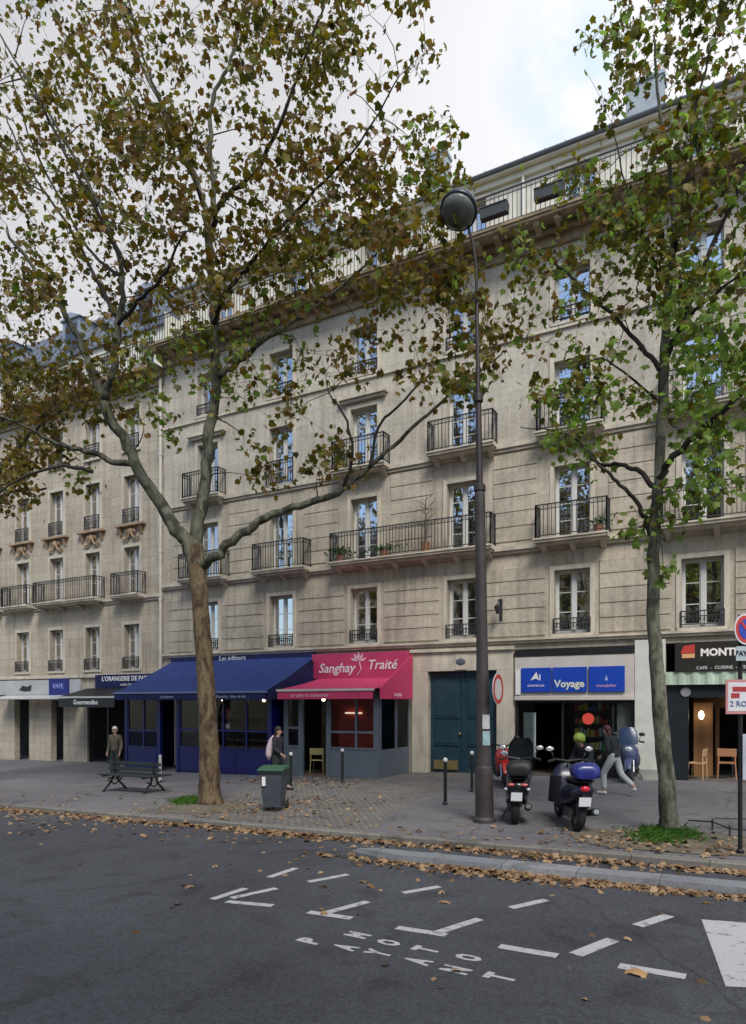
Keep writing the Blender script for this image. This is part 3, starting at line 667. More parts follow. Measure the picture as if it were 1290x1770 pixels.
# white flower-like emblem between the words
em = MB()
for k in range(5):
    a = math.radians(20+k*35); em.add([(-11.85+math.cos(a+d)*r, WY-.36-.002*k, 3.72+math.sin(a+d)*r) for d, r in ((0,.02),(.25,.2),(0,.34),(-.25,.2))], [(0,1,2,3)])
em.tube([(-11.9,WY-.362,3.25),(-11.75,WY-.362,3.45),(-11.82,WY-.362,3.7)], .018, 5)
obj('emblem', em.mesh('emblem', PALEP, Vector(T.location)), None, fo)
# awning
aw = canvas(-13.42, -9.86, WY-.36, 3.15, 18.15, 2.71, .05, 5); a_o = obj('awning', aw, PINK, T)
v_ = MB(); v_.box(-13.42,18.13,2.42,-9.92,18.145,2.68); vo_ = obj('valance', v_.mesh('valance', PINK, Vector(T.location)), None, a_o)
v_ = MB(); v_.box(-13.45,18.10,2.665,-9.88,18.16,2.735); obj('front_bar', v_.mesh('front_bar', ALU, Vector(T.location)), None, a_o)
me = text_mesh('sur place et à emporter', .15, PALEP, shear=.2); me.transform(Matrix.Translation(Vector((-12.2,18.125,2.54))-Vector(T.location)) @ Matrix.Rotation(math.pi/2, 4, 'X')); o = bpy.data.objects.new('lettering', me); COL.objects.link(o); o.parent = a_o
ck = MB(); ck.prism([(WY-.3,3.9),(18.45,2.74),(18.45,2.42),(WY-.3,2.42)], -9.86, -9.82); ck2 = obj('side_curtain', ck, PINK, T)
me = text_mesh('Sanghay', .17, PALEP, shear=.2); me.transform(Matrix.Translation(Vector((-9.815,19.6,2.56))-Vector(T.location)) @ Matrix.Rotation(math.pi/2, 4, 'Z') @ Matrix.Rotation(math.pi/2, 4, 'X')); o = bpy.data.objects.new('lettering', me); COL.objects.link(o); o.parent = ck2

# --- blue cafe terrace
ZB = gz(-17)
T = thing('cafe', 'dark blue glazed cafe terrace with wide navy awning behind the big tree trunk', 'cafe', (-17.3,18.4,ZB)); Y0 = 18.4
for xa, xb, mu in ((-20.55,-18.95,(-19.7,)), (-17.95,-13.95,(-16.9,-15.9,-14.9))):
    zb = gz((xa+xb)/2)-.1; glazed(T, xa, xb, Y0, zb, .95, 2.5, BLUE, BLUE, mu, zb+1.55)
f = MB()
for x in (-20.6,-18.9,-18.0,-13.9): f.box(x-.06,Y0-.03,gz(x)-.1,x+.06,Y0+.1,2.6)
f.box(-20.6,Y0-.02,2.5,-13.9,Y0+.1,2.62); obj('frame', f, BLUE, T)
s_ = MB(); s_.box(-20.6,Y0+.12,gz(-20.6)-.1,-20.55,WY-.2,2.6); s_.box(-13.95,Y0+.12,gz(-14)-.1,-13.9,WY-.2,2.6); s_.box(-20.6,Y0+.1,2.63,-13.9,WY-.1,2.68); obj('side_panel', s_, BLUE, T)
s_ = MB(); s_.box(-20.3,WY-.3,.0,-18.9,WY-.27,2.4); obj('curtain', s_, CURT, T)
s_ = MB()
for x, z in ((-16.35,2.42),(-14.55,2.40)): s_.ell((x,Y0+.5,z),(.06,.06,.07))
obj('bulb', s_, BULB, T, smooth=True)
s_ = MB(); s_.lathe([(.0,0),(.2,0),(.2,.02),(0,.02)], 20); s_.v = [(-15.9+x, Y0+.12-z, 1.95+y) for x, y, z in s_.v]; obj('round_notice', s_, mat('notice_red', (.45,.12,.12), .6), T)
s_ = MB(); s_.box(-16.05,Y0+.1,1.42,-15.72,Y0+.11,1.58); obj('paper_notice', s_, WHITE, T)
rr = random.Random(5); bt = [mat('bottle_'+n_, c, .3) for n_, c in (('green',(.03,.10,.04)),('amber',(.22,.09,.02)),('clear',(.30,.32,.30)),('dark',(.02,.02,.025)))]
g = MB()
for z in (.9,1.35,1.8): g.box(-17.7,WY-.5,z-.02,-14.1,WY-.25,z+.02)
sh_ = obj('back_shelf', g, WOOD, T); g = MB()
for z in (.9,1.35,1.8):
    x = -17.6
    while x < -14.2: g.mi = rr.randrange(4); h_ = rr.uniform(.18,.32); g.lathe([(.04,0),(.04,h_*.6),(.015,h_*.75),(.015,h_)], 8, (x,WY-.38,z+.021)); x += rr.uniform(.1,.28)
obj('bottles', g.mesh('bottles', bt, Vector(T.location)), None, sh_)
counter = MB(); counter.box(-17.8,Y0+1.0,gz(-17)-.1,-14.1,Y0+1.5,.75); obj('counter', counter, WOOD, T)
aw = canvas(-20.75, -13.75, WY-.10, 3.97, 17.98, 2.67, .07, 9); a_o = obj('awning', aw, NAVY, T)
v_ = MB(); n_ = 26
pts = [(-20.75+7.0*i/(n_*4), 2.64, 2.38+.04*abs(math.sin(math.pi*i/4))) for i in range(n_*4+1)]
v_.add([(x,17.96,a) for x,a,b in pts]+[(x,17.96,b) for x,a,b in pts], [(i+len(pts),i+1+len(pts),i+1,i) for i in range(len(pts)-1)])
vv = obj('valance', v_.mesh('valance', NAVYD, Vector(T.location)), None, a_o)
v_ = MB(); v_.box(-20.78,17.93,2.63,-13.72,17.99,2.69); obj('front_bar', v_.mesh('front_bar', mat('bar_blue', (.16,.21,.34), .5), Vector(T.location)), None, a_o)
for tx, x in (('Les éditeurs', -18.1), ('Brasserie - Salon de thé', -15.2)):
    me = text_mesh(tx, .13, mat('grey_lettering', (.35,.38,.5), .6)); me.transform(Matrix.Translation(Vector((x,17.955,2.51))-Vector(T.location)) @ Matrix.Rotation(math.pi/2, 4, 'X')); o = bpy.data.objects.new('lettering', me); COL.objects.link(o); o.parent = a_o
ck = MB(); ck.prism([(WY-.12,3.9),(18.0,2.64),(18.0,2.4),(WY-.12,2.4)], -13.74, -13.70); obj('side_curtain', ck, NAVYD, T)
fa = MB(); fa.box(-20.8,WY-.13,3.9,-13.84,WY-.005,4.13); fo = obj('fascia', fa, NAVYD, T); letter('Les éditeurs', .27, -17.6, WY-.14, 4.02, WHITE, fo, shear=.2)

# --- blue-sign shop
ZS = gz(-4.7)
T = thing('shop', 'beige shop front with three square blue sign panels above a dark glazed opening', 'shop', (-4.7,WY,ZS))
m = MB(); m.box(-6.44,WY-.12,3.72,-2.95,WY+.1,3.93); obj('shutter_box', m, BLACK, T)
m = MB(); m.box(-6.44,WY-.10,2.42,-2.95,WY+.02,3.715); m.box(-6.44,WY-.14,2.38,-2.95,WY-.101,2.5); fo = obj('fascia', m, BEIGE, T, bevel=.01)
BLS = mat('sign_blue', (.012,.060,.42), .35, 0, .08, 1.5)
for i, (xa, xb) in enumerate(((-6.22,-5.3),(-5.26,-4.26),(-4.2,-3.2))):
    m = MB(); m.box(xa,WY-.17,2.62,xb,WY-.105,3.36); so_ = obj('sign_panel', m, BLS, T, bevel=.008)
    cx = (xa+xb)/2
    if i == 0:
        e_ = MB(); e_.add([(cx-.17,WY-.175,2.98),(cx+.02,WY-.175,3.24),(cx+.09,WY-.175,2.98),(cx+.0,WY-.175,3.04)], [(0,3,1),(3,2,1)]); e_.box(cx+.1,WY-.176,2.98,cx+.14,WY-.17,3.16)
        obj('emblem', e_.mesh('emblem', WHITE, Vector(T.location)), None, so_); letter('assurances', .12, cx, WY-.175, 2.83, WHITE, so_)
    if i == 1: letter('Voyage', .30, cx, WY-.175, 2.86, mat('sign_lettering_cream', (.7,.7,.55), .6), so_, bold=.008)
    if i == 2:
        letter('immobilier', .13, cx, WY-.175, 2.80, mat('sign_lettering_pink', (.75,.40,.55), .6), so_); e_ = MB(); e_.add([(cx-.05,WY-.175,2.95),(cx+.05,WY-.175,2.95),(cx,WY-.175,3.1)], [(0,1,2)]); obj('emblem', e_.mesh('emblem', mat('pale_blue', (.3,.42,.7), .6), Vector(T.location)), None, so_)
m = MB(); m.box(-6.40,WY-.08,2.55,-6.24,WY-.15+.0,3.3); obj('side_plate', m, WHITE, T)
m = MB()
for x in (-6.41,-3.0): m.box(x-.05,WY+.0,ZS-.1,x+.05,WY+.12,2.38)
for x in (-5.0,-3.55): m.box(x-.03,WY+.02,ZS-.1,x+.03,WY+.1,2.3)
m.box(-6.36,WY+.02,2.3,-3.05,WY+.1,2.38); m.box(-5.0,WY+.01,ZS-.1,-3.05,WY+.11,ZS+.2); obj('frame', m, BLACK, T)
g = MB(); g.box(-4.97,WY+.05,ZS+.2,-3.05,WY+.056,2.3); obj('pane', g, SGLASS, T)
g = MB(); g.box(-6.3,WY+.05,ZS+.0,-5.85,WY+.056,2.3); obj('pane', g, SGLASS, T)
g = MB(); g.box(-6.22,WY+.10,ZS+.55,-5.84,WY+.11,2.0); obj('white_poster', g, mat('poster_pale', (.50,.55,.52), .6, 0, .1, 3), T)
g = MB(); g.box(-3.48,WY+.3,ZS,-3.1,WY+.5,2.3); obj('pillar', g, BEIGEW, T)
g = MB()
for z in (.75,1.15,1.55,1.95): g.box(-4.9,WY+.9,ZS+z-.02,-3.5,WY+1.25,ZS+z+.02)
g.box(-4.9,WY+1.25,ZS,-3.5,WY+1.28,2.3); sh = obj('shelf_unit', g, mat('shelf_dark', (.06,.07,.06), .6), T)
rr = random.Random(3); pm_ = [mat('goods_'+n_, c, .5) for n_, c in (('green',(.05,.28,.08)),('pale',(.35,.45,.42)),('red',(.42,.05,.04)),('yellow',(.5,.4,.08)),('blue',(.05,.12,.35)))]
g = MB()
for z in (.75,1.15,1.55,1.95):
    x = -4.85
    while x < -3.6:
        w_ = rr.uniform(.06,.14); g.mi = rr.randrange(5); g.box(x,WY+.95,ZS+z+.021,x+w_,WY+1.15,ZS+z+rr.uniform(.14,.3)); x += w_+.02
gm = g.mesh('goods', pm_, Vector(T.location)); go_ = obj('goods', gm, None, sh)
g = MB(); g.lathe([(0,0),(.17,0),(.17,.015),(0,.015)], 24); g.v = [(-4.25+x, WY+.02-z, 1.83+y) for x, y, z in g.v]; obj('round_sticker', g, mat('sticker_red', (.75,.08,.05), .5), T)
# --- white piers beside it
T = thing('rendered_pier', 'off-white rendered pier between the blue-sign shop and the black-sign cafe', 'wall pier', (-2.55,WY,gz(-2.5)))
m = MB(); m.box(-2.94,WY-.10,-.2,-2.13,WY-.003,4.08); obj('pier_face', m, BEIGEW, T, bevel=.01)
m = MB(); m.box(-2.97,WY-.13,-.2,-2.1,WY-.101,.42); obj('plinth', m, mat('plinth_grey', (.33,.34,.30), .8, 0, .2, 3), T)
# --- black-sign cafe
T = thing('cafe', 'open dark cafe front with black lettered sign, pale green band and warm interior', 'cafe', (0,WY,gz(0)))
m = MB(); m.box(-1.88,WY-.16,3.16,3.1,WY+.05,3.96); fo = obj('sign_board', m, mat('sign_black', (.018,.016,.012), .5, 0, .3, 2), T)
letter('MONTMARTRE', .27, -.33, WY-.165, 3.66, mat('sign_white', (.85,.82,.75), .5), fo, bold=.012)
letter('CAFE  -  CUISINE  -  TERRASSE', .12, -.55, WY-.165, 3.25, WHITE, fo)
e_ = MB(); e_.add([(-1.74,WY-.166,3.66),(-1.38,WY-.166,3.66),(-1.38,WY-.166,3.90),(-1.66,WY-.166,3.86)], [(0,1,2,3)]); obj('emblem', e_.mesh('emblem', mat('emblem_red', (.55,.05,.04), .5), Vector(T.location)), None, fo)
e_ = MB(); e_.box(-1.70,WY-.168,3.53,-1.38,WY-.161,3.645); obj('emblem', e_.mesh('emblem', mat('emblem_orange', (.75,.42,.18), .5), Vector(T.location)), None, fo)
m = MB(); n_ = 60
vs = [(-2.12+5.3*i/n_, WY-.10-.035*(1 if i % 4 < 2 else 0)) for i in range(n_+1)]
m.add([(x,y,2.80) for x,y in vs]+[(x,y,3.155) for x,y in vs], [(i,i+1,n_+2+i,n_+1+i) for i in range(n_)]); obj('pleated_band', m, mat('band_green', (.42,.52,.40), .7, 0, .15, 1.5), T)
m = MB(); m.box(-2.12,WY+.02,-.1,-1.55,WY+.12,2.8); m.box(-1.55,WY+.02,2.45,3.1,WY+.12,2.8); m.box(2.2,WY+.02,-.1,3.1,WY+.12,2.45); obj('frame', m, mat('frame_night_blue', (.010,.016,.022), .45, 0, .2, 3), T)
g = MB(); g.box(-1.55,WY+1.9,2.15,3.0,WY+2.0,2.5); g.box(-.95,WY+1.6,.1,-.85,WY+1.75,2.15); g.box(-1.5,WY+1.2,.15,-1.0,WY+1.3,2.3); obj('wood_panelling', g, WOOD, T)
g = MB(); g.ell((-1.28,WY+.9,1.95),(.07,.07,.12)); obj('wall_light', g, mat('bulb_bright', (1,.82,.6), .5, emit=8), T, smooth=True)
g = MB(); g.ell((-.35,WY+1.8,2.25),(.09,.09,.05)); obj('ceiling_light', g, BULB, T, smooth=True)
g = MB(); g.lathe([(0,0),(.13,0),(.13,.03),(0,.03)], 20); g.v = [(-1.62+x, WY+.02-z, 2.6+y) for x, y, z in g.v]; obj('round_badge', g, mat('badge_grey', (.25,.25,.26), .5), T)

# --- left shops
T = thing('shop', 'dark shop under a black awning and lettered navy fascia left of the blue cafe', 'shop', (-24,W2,gz(-24)))
fa = MB(); fa.box(-25.3,W2-.16,2.95,-21.5,W2-.005,3.52); fo = obj('fascia', fa, NAVYD, T)
letter('L’ORANGERIE DE PARIS', .28, -23.4, W2-.165, 3.33, WHITE, fo, bold=.006); letter('cuisine française', .16, -23.2, W2-.165, 3.08, WHITE, fo)
aw = MB(); aw.prism([(W2-.17,2.94),(W2-1.6,2.56),(W2-1.6,2.53),(W2-.17,2.90)], -25.8, -21.6); ao = obj('awning', aw, BLACK, T)
v_ = MB(); v_.box(-26.0,W2-1.64,2.50,-21.6,W2-1.58,2.57); obj('front_bar', v_.mesh('front_bar', ALU, Vector(T.location)), None, ao)
v_ = MB(); v_.box(-25.8,W2-1.62,2.12,-22.4,W2-1.60,2.49); obj('valance', v_.mesh('valance', BLACK, Vector(T.location)), None, ao)
me = text_mesh('Gourmandise', .27, WHITE, bold=.006); me.transform(Matrix.Translation(Vector((-24.1,W2-1.63,2.32))-Vector(T.location)) @ Matrix.Rotation(math.pi/2, 4, 'X')); o = bpy.data.objects.new('lettering', me); COL.objects.link(o); o.parent = ao
m = MB()
for x in (-25.95,-24.8,-23.65,-23.35,-21.65): m.box(x-.05,W2+.1,gz(x)-.1,x+.05,W2+.18,2.5)
obj('frame', m, BLACK, T)
T = thing('shop_sign', 'long white fascia with a dark blot and a square blue panel at the far left', 'shop sign', (-29,W2,2.9))
fa = MB(); fa.box(-33,W2-.15,2.68,-26.3,W2-.005,3.36); fo = obj('fascia', fa, mat('fascia_white', (.42,.43,.43), .6, 0, .12, 1.2), T)
g = MB(); g.box(-28.35,W2-.2,2.62,-27.0,W2-.151,3.4); bp_ = obj('blue_panel', g, mat('panel_blue', (.006,.012,.16), .5), T)
letter('VAPE', .32, -27.7, W2-.205, 3.05, mat('lettering_paleblue', (.35,.42,.8), .6), bp_)
g = MB(); g.add([(-30.6,W2-.152,2.9),(-30.2,W2-.152,2.82),(-29.7,W2-.152,2.85),(-29.65,W2-.152,3.15),(-30.0,W2-.152,3.05),(-30.3,W2-.152,3.12)], [(0,1,2,3,4,5)]); obj('emblem', g.mesh('emblem', BLACK, Vector(T.location)), None, fo)
aw = MB(); aw.prism([(W2-.16,2.66),(W2-.9,2.50),(W2-.9,2.47),(W2-.16,2.62)], -31.5, -26.3); obj('canopy', aw, ALU, T)

# ------------------------------------------------------------ chairs, tables
def chair(label, loc, rz, m_, group=None, arm=True):
    T = thing('chair', label, 'chair', loc, rz, group)
    s = MB(); s.box(-.22,-.2,.42,.22,.2,.46); obj('seat', s, m_, T, world=False, bevel=.01)
    s = MB(); s.prism([(-.20,.62 if arm else .5),(-.22,.84),(-.19,.84),(-.17,.62 if arm else .5)], -.24, .24); obj('backrest', s, m_, T, world=False, bevel=.01)
    for sx in (-1,1):
        for sy in (-1,1):
            l = MB(); l.tube([(sx*.2,sy*.18,.42 if sy > 0 else .62),(sx*.23,sy*.2,0)], [.022,.014], 6); obj('leg', l, m_, T, world=False)
    return T
def table(label, loc, m_, w_=.6):
    T = thing('table', label, 'table', loc)
    s = MB(); s.box(-w_/2,-w_/2,.72,w_/2,w_/2,.755); obj('tabletop', s, m_, T, world=False, bevel=.008)
    s = MB(); s.tube([(0,0,.72),(0,0,.03)], .025, 8); s.box(-.2,-.03,0,.2,.03,.03); s.box(-.03,-.2,0,.03,.2,.03); obj('pedestal', s, IRON, T, world=False)
FZ = lambda x: gz(x)+.02
chair('orange-brown wooden chair seen from behind, inside the black-sign cafe', (-.62,WY+.65,FZ(-.6)), 0, WOODC)
chair('pale wooden chair seen edge-on, at the left of the brown cafe chair', (-1.35,WY+.35,FZ(-1.3)), 1.4, mat('wood_pale', (.50,.32,.17), .5))
table('small dark table behind the wooden chairs in the black-sign cafe', (-.5,WY+1.25,FZ(-.5)), BLACK)
YW = mat('wood_yellow', (.34,.29,.12), .6)
chair('yellowish wooden chair just inside the open door of the pink restaurant', (-12.55,19.2,ZP+.03), .3, YW)
table('small yellowish table inside the open door of the pink restaurant', (-12.2,19.8,ZP+.03), YW)

# ------------------------------------------------------------ street furniture
def lamp():
    b = PG(838,1421); x, y = b.x, b.y
    T = thing('street_lamp', 'tall thin brown-black street lamp with a round glass head and stickers on its thick base', 'street lamp', b)
    LM = mat('lamp_paint', (.040,.032,.034), .55, .2, .25, 3, .1, 30)
    lean = -.0155
    def P(z): return (lean*z, -.0*z, z)
    m = MB(); m.lathe([(.20,0),(.20,.06),(.17,.10),(.165,.9),(.155,1.0),(.14,1.04),(.125,1.9),(.105,3.2),(.096,6.05),(.09,6.1)], 20, (0,0,0))
    m.v = [(vx+lean*vz, vy, vz) for vx, vy, vz in m.v]; obj('base_column', m, mat('lamp_base_paint', (.050,.042,.042), .6, .1, .3, 3, .1, 30), T, world=False, smooth=False)
    m = MB(); prof = [(6.0,.085),(6.1,.085),(6.12,.11),(6.22,.11),(6.26,.062),(7.75,.055),(7.78,.09),(7.92,.09),(7.95,.042),(9.8,.032)]
    m.tube([P(z) for z, r in prof], [r for z, r in prof], 12)
    hx, hz = -.28, 11.05
    m.tube([P(9.8),(-.16,-.02,10.3),(-.20,-.08,10.7),(-.26,-.12,10.95),(-.30,-.10,11.1)], [.03,.028,.026,.024,.022], 10); obj('pole', m, LM, T, world=False)
    # round head facing down toward the street
    H = MB(); ax = Vector((-.05,-.62,-1)).normalized(); R_ = ax.to_track_quat('Z','Y').to_matrix().to_4x4(); R_.translation = Vector((-.40,-.30,11.22))
    H.M = R_; H.lathe([(.02,-.46),(.06,-.44),(.08,-.36),(.20,-.30),(.30,-.20),(.345,-.06),(.35,.0),(.33,.02)], 28); obj('lamp_head', H, mat('lamp_head_paint', (.035,.045,.065), .35, .3, .2, 3), T, world=False, smooth=True)
    G = MB(); G.M = R_; G.lathe([(.315,.021),(.30,.06),(.22,.13),(.10,.165),(.001,.17)], 28); obj('glass_bowl', G, mat('bowl_glass', (.17,.18,.17), .2, 0, .25, 4), T, world=False, smooth=True)
    A = MB(); A.tube([(-.30,-.10,11.1),(-.36,-.16,11.45),(-.40,-.20,11.66)], .02, 8); obj('bracket', A, LM, T, world=False)
    for (z, r, c, nm) in ((1.85,.145,(.45,.47,.47),'sticker'),(1.55,.146,(.28,.42,.45),'sticker')):
        s = MB(); n_ = 6
        vs = [(lean*z+r*math.sin(a), -r*math.cos(a)) for a in [math.radians(15+12*i) for i in range(n_)]]
        s.add([(px_,py_,z-.13) for px_,py_ in vs]+[(px_,py_,z+.13) for px_,py_ in vs], [(i,i+1,n_+1+i,n_+i) for i in range(n_-1)])
        obj(nm, s, mat('sticker%d' % int(z*10), c, .6, 0, .2, 12), T, world=False)
    # round sign on the pole, turned sideways
    S = thing('road_sign', 'round white and red road sign strapped to the street lamp, seen nearly edge-on', 'road sign', b+Vector((.26,-.03,2.45)), math.radians(89))
    d = MB(); d.lathe([(0,0),(.29,0),(.29,.012),(0,.012)], 28); d.v = [(vx,-vz,vy) for vx, vy, vz in d.v]; obj('sign_disc', d, mat('sign_grey', (.50,.48,.47), .5), S, world=False)
    d = MB(); d.lathe([(.20,.0),(.27,.0),(.27,.004),(.20,.004)], 28); d.f = d.f[:-2]; d.m = d.m[:-2]; d.v = [(vx,-vz-.013,vy) for vx, vy, vz in d.v]; obj('red_ring', d, mat('sign_red', (.45,.04,.03), .5), S, world=False)
    d = MB(); d.box(-.05,-.02,-.03,.3,.0,.03); d.M = None; d.v = [(vx*.1-.0, vy+.06, vz) for vx, vy, vz in d.v]; obj('clamp', d, IRON, S, world=False)
lamp()

def bollard(px, py, label, h=1.0, white=True):
    b = PG(px, py); T = thing('bollard', label, 'bollard', b, 0, 'slim black bollards on the pavement')
    m = MB(); m.lathe([(.05,0),(.05,.04),(.038,.06),(.038,h-.1),(.05,h-.09),(.05,h-.07)], 14); obj('post', m, mat('bollard_paint', (.012,.017,.018), .45, .2), T, world=False, smooth=False)
    m = MB(); m.lathe([(.048,h-.069),(.05,h-.02),(.04,h+.015),(.015,h+.03)], 14); obj('cap', m, mat('bollard_white', (.6,.6,.58), .5), T, world=False, smooth=True)
bollard(770,1391, 'black bollard standing alone on the setts in front of the green door')
bollard(816,1369, 'black bollard just left of the street lamp foot')
bollard(592,1352, 'black bollard against the grey base of the pink restaurant', .95)
bollard(503,1362, 'black bollard right beside the wheelie bin', .95)

def bin_():
    b = PG(474,1401); T = thing('wheelie_bin', 'grey-blue wheelie bin with a green lid standing near the kerb', 'bin', b, math.radians(20)); T.scale = (.9,.9,.95)
    BB = mat('bin_body', (.055,.068,.085), .5, 0, .15, 4); GL = mat('bin_lid', (.03,.095,.05), .5, 0, .15, 4)
    m = MB(); a0, a1, h0, h1 = .20, .27, .10, .86
    lo = [(-a0,-.22),(a0,-.22),(a0,.20),(-a0,.20)]; hi = [(-a1,-.30),(a1,-.30),(a1,.30),(-a1,.30)]
    m.add([(x,y,h0) for x,y in lo]+[(x,y,h1) for x,y in hi], [(3,2,1,0),(4,5,6,7)]+[(i,(i+1)%4,4+(i+1)%4,4+i) for i in range(4)])
    m.box(-.30,-.33,.86,.30,.33,.90); m.box(-.15,-.27,.25,-.13,-.22,.8); m.box(.13,-.27,.25,.15,-.22,.8); obj('body', m, BB, T, world=False, bevel=.015)
    l = MB(); l.prism([(-.36,.905),(-.36,.935),(-.1,.99),(.28,1.0),(.34,.95),(.34,.905)], -.31, .31); obj('lid', l, GL, T, world=False, bevel=.015)
    hnd = MB(); hnd.tube([(-.25,.34,.9),(-.25,.42,.93),(.25,.42,.93),(.25,.34,.9)], .018, 8); obj('handle', hnd, GL, T, world=False)
    for s in (-1,1):
        wl = MB(); wl.tube([(s*.22,.22,.1),(s*.27,.22,.1)], .1, 18); obj('wheel', wl, BLACK, T, world=False)
    st = MB(); st.box(-.20,-.315,.58,-.12,-.275,.78); obj('label_sticker', st, WHITE, T, world=False)
bin_()

def bench():
    b = PG(232,1368); T = thing('bench', 'dark green double sided park bench with cast iron feet, left of the big tree', 'bench', b, math.radians(2))
    GRN = mat('bench_green', (.018,.028,.027), .5, 0, .2, 4); CI = mat('cast_iron', (.015,.02,.02), .5, .3)
    for s in (-1,1):
        m = MB()
        for k in range(3): m.box(-.95,s*(.10+.13*k)-.055,.44,.95,s*(.10+.13*k)+.055,.475)
        obj('seat', m, GRN, T, world=False, bevel=.006)
    m = MB()
    m.box(-.95,-.02,.56,.95,.02,.66); m.box(-.95,-.02,.71,.95,.02,.80); obj('backrest', m, GRN, T, world=False, bevel=.006)
    for s in (-.72,.72):
        m = MB(); m.tube([(s,-.40,0),(s,-.28,.12),(s,-.12,.25),(s,-.08,.42)], [.035,.03,.028,.03], 8); m.tube([(s,.40,0),(s,.28,.12),(s,.12,.25),(s,.08,.42)], [.035,.03,.028,.03], 8)
        m.box(s-.03,-.43,.405,s+.03,.43,.439); m.box(s-.025,-.03,.43,s+.025,.03,.81); m.tube([(s,-.25,.3),(s,0,.16),(s,.25,.3)], .02, 6); obj('leg', m, CI, T, world=False)
bench()
# pale post behind the bench
b = PG(277,1352); T = thing('marker_post', 'thin pale post just behind the right end of the bench', 'post', b)
m = MB(); m.lathe([(.05,0),(.045,.8),(.03,.84)], 10); obj('post', m, mat('post_pale', (.40,.39,.36), .7, 0, .2, 5), T, world=False)
m = MB(); m.lathe([(.08,0),(.08,.02),(.052,.03)], 10); obj('foot', m, IRON, T, world=False)

# parking sign post at the right edge
def signpost():
    b = PG(1280,1476); T = thing('sign_post', 'slim black sign post at the right edge with a round blue and red no-parking disc', 'sign post', b)
    m = MB(); m.lathe([(.05,0),(.05,.05),(.033,.07)], 12); m.tube([(0,0,.05),(0,0,3.35)], .030, 12); obj('post', m, mat('post_black', (.012,.014,.016), .5, .2), T, world=False)
    def place(mb, z, rz, x=0, y=-.04):
        mb.v = [((Matrix.Rotation(rz, 4, 'Z') @ Vector(v))+Vector((x,y,z)))[:] for v in mb.v]; return mb
    RB, BB_, WW = mat('disc_red', (.50,.03,.03), .4), mat('disc_blue', (.02,.05,.36), .4), mat('plate_white', (.62,.62,.64), .5, 0, .08, 4)
    rz = math.radians(50)
    def disc(r0, r1, y, n_=32):
        q_ = MB(); vs = [(r1*math.cos(2*math.pi*k/n_), y, r1*math.sin(2*math.pi*k/n_)) for k in range(n_)]
        if r0 == 0: q_.add(vs+[(v[0], y+.008, v[2]) for v in vs], [tuple(range(n_)), tuple(reversed(range(n_, 2*n_)))]+[(i, n_+i, n_+(i+1)%n_, (i+1)%n_) for i in range(n_)])
        return q_
    d0 = obj('sign_disc', place(disc(0,.215,0), 3.14, rz, .07), WW, T, world=False)
    obj('red_ring', place(disc(0,.19,-.004), 3.14, rz, .07), RB, d0, world=False); obj('blue_field', place(disc(0,.14,-.008), 3.14, rz, .07), BB_, d0, world=False)
    sl_ = MB(); sl_.box(-.14,-.013,-.02,.14,-.009,.02); sl_.v = [(Matrix.Rotation(math.radians(45),4,'Y') @ Vector(v))[:] for v in sl_.v]; obj('red_bar', place(sl_, 3.14, rz, .07), RB, d0, world=False)
    p_ = MB(); p_.box(-.18,0,-.10,.18,.01,.10); po = obj('plate', place(p_, 2.80, math.radians(35), .10), mat('plate_pale', (.40,.47,.50), .5, 0, .1, 4), T, world=False)
    me = text_mesh('PAYANT', .10, BLACK); me.transform(Matrix.Translation((.10,-.05,2.80)) @ Matrix.Rotation(math.radians(35), 4, 'Z') @ Matrix.Rotation(math.pi/2, 4, 'X')); o = bpy.data.objects.new('lettering', me); COL.objects.link(o); o.parent = po
    p_ = MB(); p_.box(-.27,0,-.24,.27,.012,.24); po = obj('plate', place(p_, 2.20, math.radians(30), .06), mat('plate_red_edge', (.50,.22,.22), .5, 0, .1, 4), T, world=False)
    p_ = MB(); p_.box(-.24,-.004,-.20,.24,0,.20); obj('plate_face', place(p_, 2.20, math.radians(30), .06), WW, po, world=False)
    p_ = MB(); p_.box(-.18,-.007,.07,.2,-.0045,.14); p_.box(-.20,-.007,-.02,-.08,-.0045,.05); obj('red_arrow', place(p_, 2.20, math.radians(30), .06), mat('mark_red', (.35,.03,.03), .5), po, world=False)
    me = text_mesh('2 ROUES', .11, mat('mark_blue', (.08,.12,.3), .5)); me.transform(Matrix.Translation((.06,-.05,2.10)) @ Matrix.Rotation(math.radians(30), 4, 'Z') @ Matrix.Rotation(math.pi/2, 4, 'X')); o = bpy.data.objects.new('lettering', me); COL.objects.link(o); o.parent = po
    p_ = MB(); p_.box(-.02,0,-.32,.24,.01,.32); po = obj('plate', place(p_, 1.36, math.radians(30), .05, -.035), mat('plate_greyblue', (.42,.45,.52), .5, 0, .15, 5), T, world=False)
signpost()
# low hoop fence round the right-hand tree pit
a = PG(1228,1432); c = PG(1235,1446)
T = thing('hoop_fence', 'low thin black rail round the back of the small tree pit', 'fence', PG(1232,1440))
m = MB(); L0 = Vector(T.location)
m.tube([v-L0 for v in (PG(1190,1428)+Vector((0,0,.10)), PG(1232,1434)+Vector((0,0,.13)), PG(1262,1447)+Vector((0,0,.13)), PG(1330,1452)+Vector((0,0,.13)))], .014, 6)
m.tube([v-L0 for v in (PG(1235,1432)+Vector((0,0,.17)), PG(1330,1434)+Vector((0,0,.17)))], .012, 6)
obj('rail', m, IRON, T, world=False)
for px_, py_ in ((1232,1434),(1262,1447),(1330,1452)):
    v = PG(px_,py_)-L0; m = MB(); m.tube([v-Vector((0,0,.05)), v+Vector((0,0,.18))], .016, 6); obj('post', m, IRON, T, world=False)

